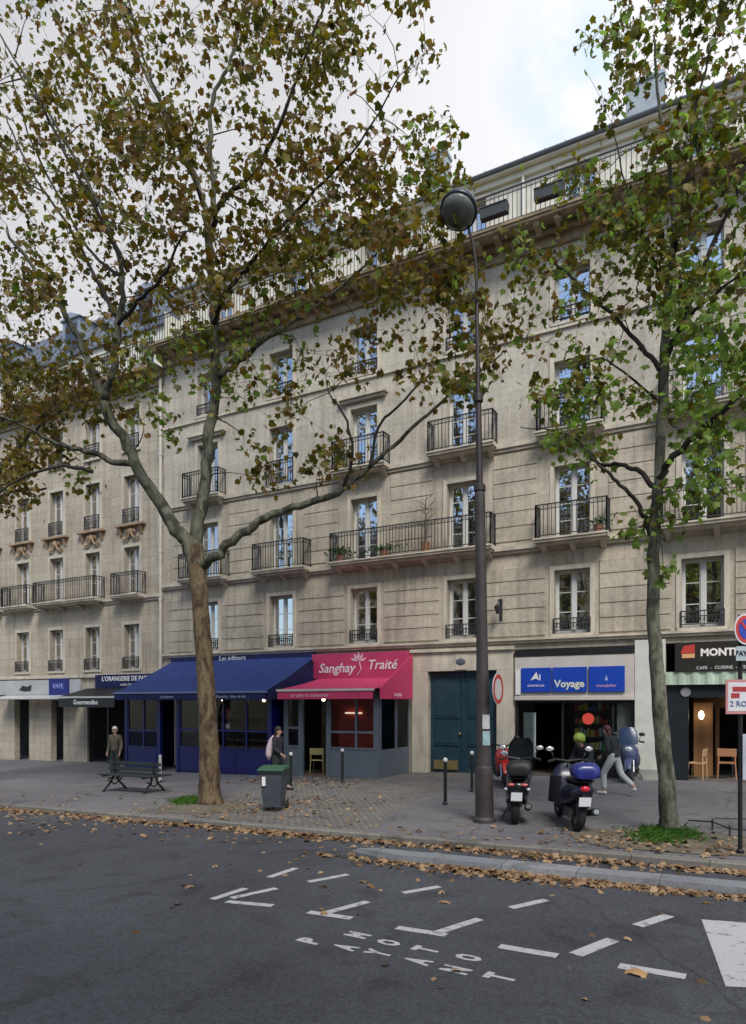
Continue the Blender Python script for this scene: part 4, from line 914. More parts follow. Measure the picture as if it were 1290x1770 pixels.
# ------------------------------------------------------------ scooters (forward = +y)
RUB = mat('rubber', (.012,.012,.013), .8, 0, .2, 20); CHR = mat('chrome', (.55,.56,.58), .25, .9); LENS = mat('tail_lens', (.35,.02,.03), .25); PLATE = mat('number_plate', (.60,.62,.65), .5, 0, .06, 6)
SEATM = mat('seat_vinyl', (.012,.012,.014), .5, 0, .2, 12); CLR = mat('indicator_clear', (.55,.50,.50), .25)
def scooter(label, loc, rz, body, box=None, screen='clear', lens=LENS, lean=.07, fairing=None, group='motor scooters parked on the pavement', scr=None, scale=1.06, bigtail=False, apron=False):
    T = thing('motor_scooter', label, 'scooter', loc, rz, group); T.scale = (scale*1.08, scale, scale)
    def P(nm, mb, m_, par=None, sm=False, bv=0):
        mb.v = [(x*math.cos(lean)-z*math.sin(lean)*-1, y, z*math.cos(lean)-x*math.sin(lean)*0) for x, y, z in mb.v]
        return obj(nm, mb, m_, par or T, world=False, smooth=sm, bevel=bv)
    for y in (0.0, 1.38):
        t = MB(); n_ = 22
        prof = [(.20,-.055),(.25,-.062),(.285,-.035),(.29,0),(.285,.035),(.25,.062),(.20,.055)]
        vs = []; k_ = len(prof)
        for i in range(n_):
            a = 2*math.pi*i/n_
            for r, x in prof: vs.append((x, y+r*math.cos(a), .29+r*math.sin(a)))
        t.add(vs, [(i*k_+j, i*k_+(j+1)%k_, ((i+1)%n_)*k_+(j+1)%k_, ((i+1)%n_)*k_+j) for i in range(n_) for j in range(k_)])
        wo = P('wheel', t, RUB, None, True)
        r_ = MB(); r_.tube([(-.045,y,.29),(.045,y,.29)], [.19,.19], 18); P('rim', r_, mat('rim_grey', (.2,.2,.21), .35, .6), wo)
    def loft(secs, nm, m_, par=None, n_=14):
        """rounded body built of cross sections (y, zc, half width, half height)"""
        b = MB(); vs = []
        for y, zc, hw, hh in secs:
            for k in range(n_):
                a = 2*math.pi*k/n_; ca, sa = math.cos(a), math.sin(a); e = .7
                vs.append((hw*math.copysign(abs(ca)**e, ca), y, zc+hh*math.copysign(abs(sa)**e, sa)))
        fs = [tuple(range(n_-1,-1,-1)), tuple(range((len(secs)-1)*n_, len(secs)*n_))]
        for i in range(len(secs)-1):
            for k in range(n_): fs.append((i*n_+k, i*n_+(k+1)%n_, (i+1)*n_+(k+1)%n_, (i+1)*n_+k))
        b.add(vs, fs); return P(nm, b, m_, par, True)
    bd = loft([(-.32,.68,.05,.04),(-.26,.66,.13,.09),(-.05,.62,.18,.16),(.25,.56,.20,.20),(.5,.50,.19,.18),(.62,.42,.15,.12)], 'body', body)
    loft([(.5,.30,.17,.05),(.8,.28,.18,.05),(1.05,.34,.17,.07)], 'floorboard', mat('scooter_plastic', (.015,.015,.017), .6))
    fm = fairing or body
    sh = loft([(.98,.36,.14,.06),(1.04,.55,.20,.18),(1.12,.72,.22,.26),(1.22,.74,.18,.24),(1.32,.72,.09,.14)], 'front_shield', fm)
    loft([(1.12,.60,.07,.03),(1.3,.62,.085,.04),(1.55,.52,.07,.04),(1.68,.38,.05,.03)], 'mudguard', fm)
    loft([(-.30,.42,.07,.04),(-.15,.56,.08,.04),(.1,.60,.08,.03)], 'rear_mudguard', mat('scooter_plastic', (.015,.015,.017), .6))
    loft([(-.22,.80,.10,.03),(-.08,.82,.15,.05),(.2,.80,.16,.05),(.35,.76,.15,.05),(.62,.76,.11,.05)], 'seat', SEATM)
    fk = MB(); fk.tube([(-.09,1.38,.29),(-.09,1.18,.80),(0,1.08,1.0)], .022, 8); fk.tube([(.09,1.38,.29),(.09,1.18,.80),(0,1.08,1.0)], .022, 8); P('fork', fk, CHR)
    hb = MB(); hb.tube([(-.34,.92,1.03),(-.2,1.02,1.06),(0,1.08,1.02),(.2,1.02,1.06),(.34,.92,1.03)], [.02,.016,.03,.016,.02], 8); ho = P('handlebar', hb, BLACK)
    for s in (-1,1):
        g_ = MB(); g_.tube([(s*.34,.92,1.03),(s*.24,.99,1.05)], .024, 8); P('grip', g_, RUB, ho)
        mr = MB(); mr.tube([(s*.22,1.02,1.06),(s*.28,1.04,1.2)], .008, 6); mr.ell((s*.31,1.03,1.24),(.075,.025,.05), 12, 8); P('mirror', mr, mat('mirror_shell', (.02,.02,.022), .4), None, True)
        mg = MB(); mg.ell((s*.31,1.004,1.24),(.062,.008,.040), 12, 8); P('mirror_glass', mg, mat('mirror_silver', (.7,.72,.75), .15, .6), None, True)
    hl = MB(); hl.ell((0,1.30,.86),(.09,.04,.07), 14, 8); P('headlight', hl, mat('headlight_lens', (.55,.58,.62), .1, .3), None, True)
    if screen:
        s_ = MB(); n_ = 9; rows = [(1.14,.98,.20),(1.10,1.15,.22),(1.03,1.32,.20),(.99,1.42,.13)]
        vs = [(w_*math.sin(-1.1+2.2*i/(n_-1))/math.sin(1.1), y+.09*math.cos(-1.1+2.2*i/(n_-1))-.05, z) for y, z, w_ in rows for i in range(n_)]
        s_.add(vs, [(r*n_+i, r*n_+i+1, (r+1)*n_+i+1, (r+1)*n_+i) for r in range(3) for i in range(n_-1)]); P('windscreen', s_, scr or SGLASS, None, True)
    for s in ((0,) if bigtail else (-1,1)):
        tl = MB(); tl.ell((s*.10,-.30,.70),(.075 if bigtail else .06,.04,.055 if bigtail else .028), 10, 6); P('tail_light', tl, lens, None, True)
        ic = MB(); ic.ell((s*.17,-.24,.62),(.035,.04,.028), 10, 6); P('indicator', ic, CLR, None, True)
    pl = MB(); pl.box(-.085,-.37,.44,.085,-.36,.58); P('number_plate', pl, PLATE)
    br = MB(); br.box(-.05,-.36,.42,.05,-.30,.62); P('plate_bracket', br, BLACK)
    ex = MB(); ex.tube([(.16,.55,.22),(.19,.25,.24),(.19,-.25,.34)], [.03,.055,.06], 12); eo = P('exhaust', ex, mat('exhaust_dark', (.03,.03,.032), .4, .5)); tp = MB(); tp.tube([(.19,-.24,.338),(.19,-.29,.348)], [.045,.04], 12); P('exhaust_tip', tp, CHR, eo)
    en = MB(); en.box(-.14,-.02,.20,-.07,.45,.36); en.tube([(0,.1,.33),(0,.45,.30)], .1, 10); P('engine', en, mat('engine_grey', (.09,.09,.09), .5, .5))
    if apron:   # quilted rain cover hanging over the legs
        n_ = 8; vs = []
        for i in range(n_):
            t = i/(n_-1); vs.append([(-.19-.10*math.sin(t*2.6)-.01*(i % 2), .50+.55*t, .82-.02*t-.09*k) for k in range(6)])
        a_ = MB(); a_.add([tuple(v) for r in vs for v in r], [(i*6+k, (i+1)*6+k, (i+1)*6+k+1, i*6+k+1) for i in range(n_-1) for k in range(5)]); P('leg_apron', a_, mat('apron_cloth', (.014,.015,.022), .85, 0, .2, 9), None, True)
    sk = MB(); sk.tube([(-.1,.45,.25),(-.22,.40,.015)], .013, 6); obj('kickstand', sk, IRON, T, world=False)
    if box:
        tb = MB(); sec = [(-.39,.92,.13,.05),(-.385,.95,.17,.09),(-.35,.97,.19,.12),(-.2,.98,.20,.135),(-.05,.97,.19,.12),(0,.94,.15,.06)]
        loft(sec, 'top_box', box); pass
        rk = MB(); rk.tube([(-.12,-.3,.82),(-.12,.0,.82)], .012, 6); rk.tube([(.12,-.3,.82),(.12,.0,.82)], .012, 6); P('rack', rk, BLACK)
    return T
SBK = mat('scooter_black', (.010,.012,.016), .3, 0, .2, 5, coat=.5); SNV = mat('scooter_navy', (.009,.012,.032), .38, 0, .3, 5, coat=.2); SRD = mat('scooter_red', (.50,.025,.02), .3, 0, .1, 5, coat=.5)
SBB = mat('topbox_blue', (.012,.022,.17), .35, 0, .2, 5, coat=.25); SWH = mat('scooter_pale', (.05,.065,.13), .4, 0, .1, 5, coat=.2)
def rearpos(px, py, rz):
    b = PG(px, py); return b
scooter('black scooter with pale number plate and tall dark screen, nearest the street lamp', PG(890,1424), math.radians(16), SBK, mat('topbox_black', (.012,.012,.014), .55), apron=False, lens=mat('lens_pink', (.55,.12,.12), .2), scr=mat('screen_smoke', (.02,.025,.03), .2))
scooter('dark blue scooter with a shiny blue top box and red tail light, nearest the kerb', PG(998,1436), math.radians(25), SNV, SBB, lens=mat('lens_red', (.50,.02,.04), .2), bigtail=True, apron=True)
b = PG(872,1352); scooter('bright red scooter half hidden behind the street lamp base', b, math.radians(200), SRD, None, fairing=SRD, lean=.05)
b = PG(1086,1352); scooter('blue-grey scooter with tall screen facing the street at the foot of the off-white pier', b+Vector((0,1.2,0)), math.radians(184), SNV, None, fairing=SWH, scr=mat('screen_blue', (.025,.045,.10), .3), lean=.06)
# ------------------------------------------------------------ people
SKIN = mat('skin', (.42,.25,.18), .55, 0, .06, 20)
def skin_obj(name, J, E, m_, parent, sub=1, extra=None):
    """grow one continuous surface round a skeleton of joints"""
    names = list(J); idx = {n_: i for i, n_ in enumerate(names)}
    me = bpy.data.meshes.new(name); me.from_pydata([J[n_][0] for n_ in names], [(idx[a], idx[b]) for a, b in E], [])
    o = bpy.data.objects.new(name, me); COL.objects.link(o)
    md = o.modifiers.new('s', 'SKIN'); md.use_smooth_shade = True
    for n_, sv in zip(names, me.skin_vertices[0].data):
        r = J[n_][1]; sv.radius = (r, r) if not isinstance(r, tuple) else r
        sv.use_root = (n_ == names[0])
    sb = o.modifiers.new('u', 'SUBSURF'); sb.levels = sub; sb.render_levels = sub
    nm = bpy.data.meshes.new_from_object(o.evaluated_get(bpy.context.evaluated_depsgraph_get()))
    bpy.data.objects.remove(o)
    if extra:
        b = MB(); b.v = [tuple(v.co) for v in nm.vertices]; b.f = [tuple(p.vertices) for p in nm.polygons]; b.m = [0]*len(b.f); extra(b); nm = b.mesh(name, m_, None, True)
    else:
        nm.materials.clear(); nm.materials.append(m_[0] if isinstance(m_, list) else m_); nm.polygons.foreach_set('use_smooth', [True]*len(nm.polygons))
    o = bpy.data.objects.new(name, nm); COL.objects.link(o); o.parent = parent; return o

def person(label, loc, rz, pose, top, trousers, shoes, hair=None, hat=None, sleeves=True, coat_len=.0, H=1.7):
    """faces +y. pose: joint positions (metres) overriding a standing figure 1.7 m tall"""
    T = thing('person', label, 'person', loc, rz); k = H/1.7
    D = dict(pel=(0,0,.93), waist=(0,0,1.06), chest=(0,0,1.28), neck=(0,.01,1.43), head=(0,.03,1.56), sL=(-.17,0,1.38), eL=(-.22,-.02,1.10), wL=(-.23,.08,.87), sR=(.17,0,1.38), eR=(.22,-.02,1.10), wR=(.23,.08,.87),
             hL=(-.09,0,.90), kL=(-.10,.02,.49), aL=(-.10,-.02,.09), hR=(.09,0,.90), kR=(.10,.02,.49), aR=(.10,-.02,.09))
    D.update(pose); D = {a: Vector(b)*k for a, b in D.items()}
    J = dict(pel=(D['pel'],.10*k), waist=(D['waist'],.095*k), chest=(D['chest'],.115*k), nb=(D['neck']-Vector((0,0,.03*k)),.055*k), neck=(D['neck']+(D['head']-D['neck'])*.3,.05*k))
    hd = D['head']; J['jaw'] = (hd+Vector((0,.015,-.045))*k, (.062*k,.070*k)); J['skull'] = (hd+Vector((0,-.0,.04))*k, (.076*k,.088*k)); J['crown'] = (hd+Vector((0,-.01,.10))*k, (.055*k,.065*k))
    E = [('pel','waist'),('waist','chest'),('chest','nb'),('nb','neck'),('neck','jaw'),('jaw','skull'),('skull','crown')]
    for s in 'LR':
        J['s'+s] = (D['s'+s],.055*k); J['e'+s] = (D['e'+s],.038*k); J['w'+s] = (D['w'+s],.025*k)
        J['h'+s] = (D['h'+s],.082*k); J['k'+s] = (D['k'+s],.055*k); J['a'+s] = (D['a'+s],.038*k)
        f = D['a'+s]; sgn = -1 if s == 'L' else 1; J['t'+s] = (f+Vector(pose.get('toe'+s, (sgn*.02,.15,-.05)))*k,.028*k)
        E += [('chest','s'+s),('s'+s,'e'+s),('e'+s,'w'+s),('pel','h'+s),('h'+s,'k'+s),('k'+s,'a'+s),('a'+s,'t'+s)]
        d = (D['w'+s]-D['e'+s]).normalized(); side = d.cross(Vector((1,0,0))); side = side.normalized() if side.length > .1 else Vector((0,1,0)); nrm = Vector((1,0,0))*(-sgn)
        pm = D['w'+s]+d*.05*k; J['p'+s] = (pm,(.024*k,.016*k)); E.append(('w'+s,'p'+s))
        for i, ln in enumerate((.066,.075,.070,.055)):
            b0 = pm+d*.035*k+side*(.027-.018*i)*k; c1 = b0+(d*ln*.5+nrm*.008)*k; c2 = b0+(d*ln*.85+nrm*.030)*k
            J['f%s%d0' % (s,i)] = (b0,.0088*k); J['f%s%d1' % (s,i)] = (c1,.0082*k); J['f%s%d2' % (s,i)] = (c2,.0070*k)
            E += [('p'+s,'f%s%d0' % (s,i)),('f%s%d0' % (s,i),'f%s%d1' % (s,i)),('f%s%d1' % (s,i),'f%s%d2' % (s,i))]
        b0 = D['w'+s]+(d*.03+side*.022)*k; J['th%s0' % s] = (b0,.010*k); J['th%s1' % s] = (b0+(d*.03+side*.022+nrm*.012)*k,.009*k); J['th%s2' % s] = (b0+(d*.055+side*.028+nrm*.022)*k,.0075*k)
        E += [('p'+s,'th%s0' % s),('th%s0' % s,'th%s1' % s),('th%s1' % s,'th%s2' % s)]
    def face(b):
        b.mi = 0; c = hd
        b.ell(c+Vector((0,.098,-.005))*k, (.011*k,.018*k,.020*k), 8, 6)
        for s in (-1,1): b.ell(c+Vector((s*.079,.0,.0))*k, (.010*k,.018*k,.028*k), 8, 6)
        b.mi = 1
        for s in (-1,1): b.ell(c+Vector((s*.030,.080,.022))*k, (.011*k,.008*k,.006*k), 8, 6)
        b.mi = 2; b.ell(c+Vector((0,.086,-.043))*k, (.022*k,.007*k,.006*k), 8, 6)
    skin_obj('body', J, E, [SKIN, mat('eye_dark', (.03,.02,.015), .3), mat('lips', (.32,.12,.10), .5)], T, 1, face)
    # clothes
    Jt = dict(waist=(D['waist'],.135*k), chest=(D['chest'],.15*k), col=(D['neck']-Vector((0,0,.015*k)),.075*k), low=(D['pel']+(D['pel']-D['waist'])*(.3+coat_len*.5),.145*k if not coat_len else .165*k)); Et = [('waist','chest'),('chest','col'),('waist','low')]
    if coat_len: Jt['hem'] = (D['pel']-Vector((0,0,coat_len*k)),.185*k); Et.append(('low','hem'))
    for s in 'LR':
        Jt['s'+s] = (D['s'+s],.078*k); Jt['e'+s] = (D['e'+s],.060*k); Jt['w'+s] = (D['e'+s]+(D['w'+s]-D['e'+s])*.93,.046*k); Et += [('chest','s'+s),('s'+s,'e'+s),('e'+s,'w'+s)]
    skin_obj('jacket', Jt, Et, top, T, 2)
    Jp = dict(pel=(D['pel'],.125*k), wst=(D['waist'],.118*k)); Ep = [('pel','wst')]
    for s in 'LR':
        Jp['h'+s] = (D['h'+s],.102*k); Jp['k'+s] = (D['k'+s],.078*k); Jp['a'+s] = (D['a'+s]+(D['k'+s]-D['a'+s])*.06,.066*k); Ep += [('pel','h'+s),('h'+s,'k'+s),('k'+s,'a'+s)]
    skin_obj('trousers', Jp, Ep, trousers, T, 2)
    for s in 'LR':
        t = J['t'+s][0]; f = D['a'+s]; fd = (t-f); heel = f-Vector((fd.x,fd.y,0))*.45+Vector((0,0,-.045*k))
        Js = dict(a=(heel,.040*k), b=(f+fd*.45+Vector((0,0,-.02*k)),.046*k), c=(t+fd*.25,.032*k)); skin_obj('shoe', Js, [('a','b'),('b','c')], shoes, T, 2)
    if hair:
        hm = MB()
        def cap(r, zc, yo, zcut):
            n_, m_ = 18, 10; vs = []; 
            for i in range(m_+1):
                for j in range(n_):
                    th = math.pi*i/m_; ph = 2*math.pi*j/n_; x, y, z = r[0]*math.sin(th)*math.cos(ph), r[1]*math.sin(th)*math.sin(ph), r[2]*math.cos(th)
                    lim = zcut if y > .3*r[1] else (-9 if y < -.02 else zcut*1.0-.05)
                    z = max(z, lim); vs.append(hd+Vector((x,y+yo,z+zc))*k)
            hm.add(vs, [(i*n_+j, (i+1)*n_+j, (i+1)*n_+(j+1)%n_, i*n_+(j+1)%n_) for i in range(m_) for j in range(n_)])
        cap((.088,.104,.11), .05, -.012, .015)
        if hair[1] > 0: hm.ell(hd+Vector((0,-.07,-.03-hair[1]/2))*k, (.07*k,.045*k,(.09+hair[1]/2)*k), 12, 8)
        obj('hair', hm, hair[0], T, world=False, smooth=True)
    if hat:
        hm = MB(); hm.lathe([(.10,.0),(.102,.03),(.095,.08),(.06,.115),(.01,.125)], 18, hd+Vector((0,-.005,.05))); hm.prism([(-.08,.085),(.08,.085),(.06,.16),(-.06,.16)], 0, .01, 'z'); hm.v[-8:] = [tuple(hd+Vector((x,y,z+.055))) for x, y, z in hm.v[-8:]]
        obj('cap', hm, hat, T, world=False, smooth=False)
    return T
DARKC = mat('cloth_dark', (.022,.020,.028), .9, 0, .25, 8); PINKC = mat('cloth_pale_pink', (.50,.40,.45), .9, 0, .12, 8); JEANS = mat('denim_pale', (.36,.38,.38), .9, 0, .15, 8); BLKJ = mat('cloth_black', (.014,.017,.02), .85, 0, .25, 8)
CAMO = mat('cloth_brown', (.13,.10,.07), .9, 0, .5, 9, col2=(.05,.055,.04)); DTR = mat('cloth_green_black', (.018,.026,.022), .9, 0, .2, 8); SHO = mat('shoe_white', (.50,.50,.47), .6); SHD = mat('shoe_dark', (.02,.02,.02), .6)
HB = mat('hair_dark', (.018,.012,.010), .6, 0, .3, 30); HW = mat('hair_white', (.55,.54,.50), .7, 0, .1, 30); HR = mat('hair_reddish', (.07,.018,.022), .6, 0, .3, 30)
# woman behind the bin, walking right
b = PG(480,1366)
walk = dict(hL=(-.09,0,.90), kL=(-.10,.20,.52), aL=(-.10,.24,.10), hR=(.09,0,.90), kR=(.10,-.02,.48), aR=(.10,-.30,.16), toeR=(.0,.12,-.09), eL=(-.22,-.08,1.12), wL=(-.22,.02,.90), eR=(.22,.02,1.12), wR=(.18,.20,.98))
T1 = person('woman in a long dark coat with pale pink scarf behind the wheelie bin', b, math.radians(-80), walk, DARKC, DTR, SHD, hair=(HB,.06), coat_len=.28)
sc_ = MB(); q0 = Vector((0,-.13,1.36)); n_ = 10
pts = [(-.03,-.11,1.43),(-.05,-.20,1.30),(-.03,-.24,1.12),(.02,-.25,.95),(.0,-.24,.80)]
sc_.tube(pts, [.06,.09,.10,.09,.05], 12); obj('scarf', sc_, PINKC, T1, world=False, smooth=True)
# walker in pale jeans
b = PG(1062,1374)
stride = dict(pel=(0,0,.90), waist=(0,.03,1.02), chest=(0,.09,1.23), neck=(0,.15,1.37), head=(0,.20,1.49), sL=(-.17,.09,1.32), sR=(.17,.09,1.32), hL=(-.09,0,.87), hR=(.09,0,.87),
              kL=(-.10,.22,.50), aL=(-.10,.20,.09), kR=(.10,-.12,.48), aR=(.10,-.46,.22), toeR=(.01,.09,-.12), eL=(-.24,.0,1.06), wL=(-.22,.20,.92), eR=(.24,.06,1.06), wR=(.22,.26,.98))
T2 = person('person in black jacket and pale jeans striding left in front of the shop', b, math.radians(68), stride, BLKJ, JEANS, SHO, hair=(HR,.03))
# standing man by the bench
b = PG(199,1346)
T3 = person('white haired person in brown patterned jacket standing behind the left end of the bench', b, math.radians(195), dict(), CAMO, DTR, SHD, hair=(HW,0))
# person with yellow-green helmet behind the blue scooter
b = PG(1012,1392)
T4 = person('person in dark jacket wearing a yellow-green helmet, bending behind the blue scooter', b, math.radians(150), dict(pel=(0,-.12,.86), waist=(0,-.08,.98), chest=(0,.04,1.16), neck=(0,.12,1.28), head=(0,.19,1.38), sL=(-.17,.04,1.25), sR=(.17,.04,1.25), hL=(-.09,-.12,.83), hR=(.09,-.12,.83), eL=(-.24,.10,1.0), wL=(-.18,.30,.93), eR=(.24,.10,1.0), wR=(.18,.30,.93)), BLKJ, DTR, SHD, hair=(HB,0))
hm = MB(); hc = Vector((0,.175,1.43)); hm.ell(hc, (.115,.135,.12), 18, 12); hm.v = [(x,y,max(z, 1.37 if y > .18 else 1.33)) for x, y, z in hm.v]; obj('helmet', hm, mat('helmet_lime', (.30,.42,.05), .35, 0, .15, 8), T4, world=False, smooth=True)

# ------------------------------------------------------------ trees
def bark(name, c1, c2, c3, sc):
    m = bpy.data.materials.new(name); m.use_nodes = True; t, n, l, p = nodes(m); p.inputs['Roughness'].default_value = .9
    c = n('ShaderNodeTexCoord'); mp = n('ShaderNodeMapping'); mp.inputs['Scale'].default_value = (1,1,.45); l(c.outputs['Object'], mp.inputs[0])
    a = n('ShaderNodeTexNoise'); a.inputs['Scale'].default_value = sc; a.inputs['Detail'].default_value = 6; a.inputs['Distortion'].default_value = .8; l(mp.outputs[0], a.inputs['Vector'])
    r = n('ShaderNodeValToRGB'); r.color_ramp.elements[0].position = .40; r.color_ramp.elements[0].color = (*c1,1); r.color_ramp.elements[1].position = .60; r.color_ramp.elements[1].color = (*c3,1)
    e = r.color_ramp.elements.new(.5); e.color = (*c2,1); l(a.outputs[0], r.inputs[0])
    b = n('ShaderNodeTexNoise'); b.inputs['Scale'].default_value = sc*5; b.inputs['Detail'].default_value = 5; l(mp.outputs[0], b.inputs['Vector'])
    mr = n('ShaderNodeMapRange'); mr.inputs['From Min'].default_value = .3; mr.inputs['From Max'].default_value = .7; mr.inputs['To Min'].default_value = .65; mr.inputs['To Max'].default_value = 1.2; l(b.outputs[0], mr.inputs[0])
    mm = n('ShaderNodeMix'); mm.data_type = 'RGBA'; mm.blend_type = 'MULTIPLY'; mm.inputs[0].default_value = 1; l(r.outputs[0], mm.inputs[6]); l(mr.outputs[0], mm.inputs[7]); l(mm.outputs[2], p.inputs['Base Color'])
    bp = n('ShaderNodeBump'); bp.inputs['Strength'].default_value = .7; bp.inputs['Distance'].default_value = .03; l(b.outputs[0], bp.inputs['Height']); l(bp.outputs[0], p.inputs['Normal']); return m
BARK1 = bark('bark_ochre', (.045,.028,.016), (.115,.075,.040), (.15,.115,.062), 5)
BARK1B = bark('bark_grey_green', (.035,.035,.024), (.085,.088,.06), (.15,.15,.105), 4)
BARK2 = bark('bark_olive', (.06,.058,.04), (.115,.115,.08), (.18,.18,.13), 5)
BTWIG = mat('twig_bark', (.035,.028,.022), .9, 0, .3, 5)
def leaf_mat(name, cols, tr=.38):
    m = bpy.data.materials.new(name); m.use_nodes = True; t = m.node_tree; t.nodes.clear(); n = t.nodes.new; l = t.links.new
    o = n('ShaderNodeOutputMaterial'); g = n('ShaderNodeNewGeometry'); r = n('ShaderNodeValToRGB'); r.color_ramp.interpolation = 'LINEAR'
    el = r.color_ramp.elements; el[0].position = 0; el[0].color = (*cols[0],1); el[1].position = 1; el[1].color = (*cols[-1],1)
    for i, c in enumerate(cols[1:-1]): x = el.new((i+1)/(len(cols)-1)); x.color = (*c,1)
    l(g.outputs['Random Per Island'], r.inputs[0])
    d = n('ShaderNodeBsdfPrincipled'); d.inputs['Roughness'].default_value = .55; d.inputs['Specular IOR Level'].default_value = .3; tl = n('ShaderNodeBsdfTranslucent'); mx = n('ShaderNodeMixShader'); mx.inputs[0].default_value = tr
    hs = n('ShaderNodeHueSaturation'); hs.inputs['Saturation'].default_value = 1.15; hs.inputs['Value'].default_value = 1.5; l(r.outputs[0], hs.inputs['Color'])
    l(r.outputs[0], d.inputs['Base Color']); l(hs.outputs[0], tl.inputs[0]); l(d.outputs[0], mx.inputs[1]); l(tl.outputs[0], mx.inputs[2]); l(mx.outputs[0], o.inputs[0]); return m
L_GREEN = leaf_mat('leaf_green', [(.10,.16,.035),(.16,.25,.055),(.22,.34,.08),(.27,.32,.09)], .5)
L_OLIVE = leaf_mat('leaf_olive', [(.055,.060,.012),(.115,.115,.020),(.19,.17,.030),(.19,.14,.035)], .36)
L_RUST = leaf_mat('leaf_rust', [(.09,.058,.018),(.16,.105,.026),(.22,.15,.038),(.17,.085,.030)], .34)
L_DRY = leaf_mat('leaf_dry', [(.07,.04,.022),(.18,.11,.055),(.30,.19,.105),(.38,.26,.15),(.11,.062,.035)], .05)
LP = np.array([(0,0,0),(.20,.02,0),(.48,.05,-.05),(.43,.27,0),(.60,.58,-.10),(.32,.62,0),(0,.98,-.12),(-.32,.62,0),(-.60,.58,-.10),(-.43,.27,0),(-.48,.05,-.05),(-.20,.02,0),(0,.38,.05)])
LFc = [(12,i,(i+1)%12) for i in range(12)]
def leaves_mesh(name, C, S, mi, mats, rs, flat=0.0, parent_loc=(0,0,0)):
    n_ = len(C); C = np.array(C)-np.array(parent_loc)
    yaw = rs.uniform(0, 2*np.pi, n_); tilt = rs.normal(.9 if not flat else 0, .75 if not flat else flat, n_); roll = rs.normal(0, .8 if not flat else flat, n_)
    cy, sy = np.cos(yaw), np.sin(yaw); ct, st = np.cos(tilt), np.sin(tilt); cr, sr = np.cos(roll), np.sin(roll)
    Rz = np.zeros((n_,3,3)); Rz[:,0,0] = cy; Rz[:,0,1] = -sy; Rz[:,1,0] = sy; Rz[:,1,1] = cy; Rz[:,2,2] = 1
    Rx = np.zeros((n_,3,3)); Rx[:,0,0] = 1; Rx[:,1,1] = ct; Rx[:,1,2] = st; Rx[:,2,1] = -st; Rx[:,2,2] = ct
    Ry = np.zeros((n_,3,3)); Ry[:,1,1] = 1; Ry[:,0,0] = cr; Ry[:,0,2] = sr; Ry[:,2,0] = -sr; Ry[:,2,2] = cr
    R = Rz @ Rx @ Ry; curl = rs.uniform(.4, 3.2, n_) if not flat else rs.uniform(.5, 4.5, n_)
    T_ = np.repeat(LP[None], n_, 0).copy(); T_[:,:,2] *= curl[:,None]; T_ *= np.array(S)[:,None,None]; T_[:,:,0] *= rs.uniform(.75,1.1,n_)[:,None]
    V = np.einsum('nij,nkj->nki', R, T_)+C[:,None,:]
    nv = len(LP); nf = len(LFc); fa = (np.array(LFc)[None]+np.arange(n_)[:,None,None]*nv).reshape(-1)
    me = bpy.data.meshes.new(name); me.vertices.add(n_*nv); me.vertices.foreach_set('co', V.reshape(-1)); me.loops.add(len(fa)); me.loops.foreach_set('vertex_index', fa.astype(np.int32))
    me.polygons.add(n_*nf); me.polygons.foreach_set('loop_start', np.arange(0, n_*nf*3, 3, dtype=np.int32)); me.polygons.foreach_set('loop_total', np.full(n_*nf, 3, dtype=np.int32))
    for m_ in mats: me.materials.append(m_)
    me.polygons.foreach_set('material_index', np.repeat(np.array(mi, dtype=np.int32), nf)); me.update(calc_edges=True); me.validate(); return me
def smooth_path(P, R, k=4):
    P = [Vector(p) for p in P]; o = []; r = []
    for i in range(len(P)-1):
        p0, p1, p2, p3 = P[max(i-1,0)], P[i], P[i+1], P[min(i+2,len(P)-1)]
        for j in range(k):
            t = j/k; o.append(.5*((2*p1)+(-p0+p2)*t+(2*p0-5*p1+4*p2-p3)*t*t+(-p0+3*p1-3*p2+p3)*t**3)); r.append(R[i]*(1-t)+R[i+1]*t)
    o.append(P[-1]); r.append(R[-1]); return o, r
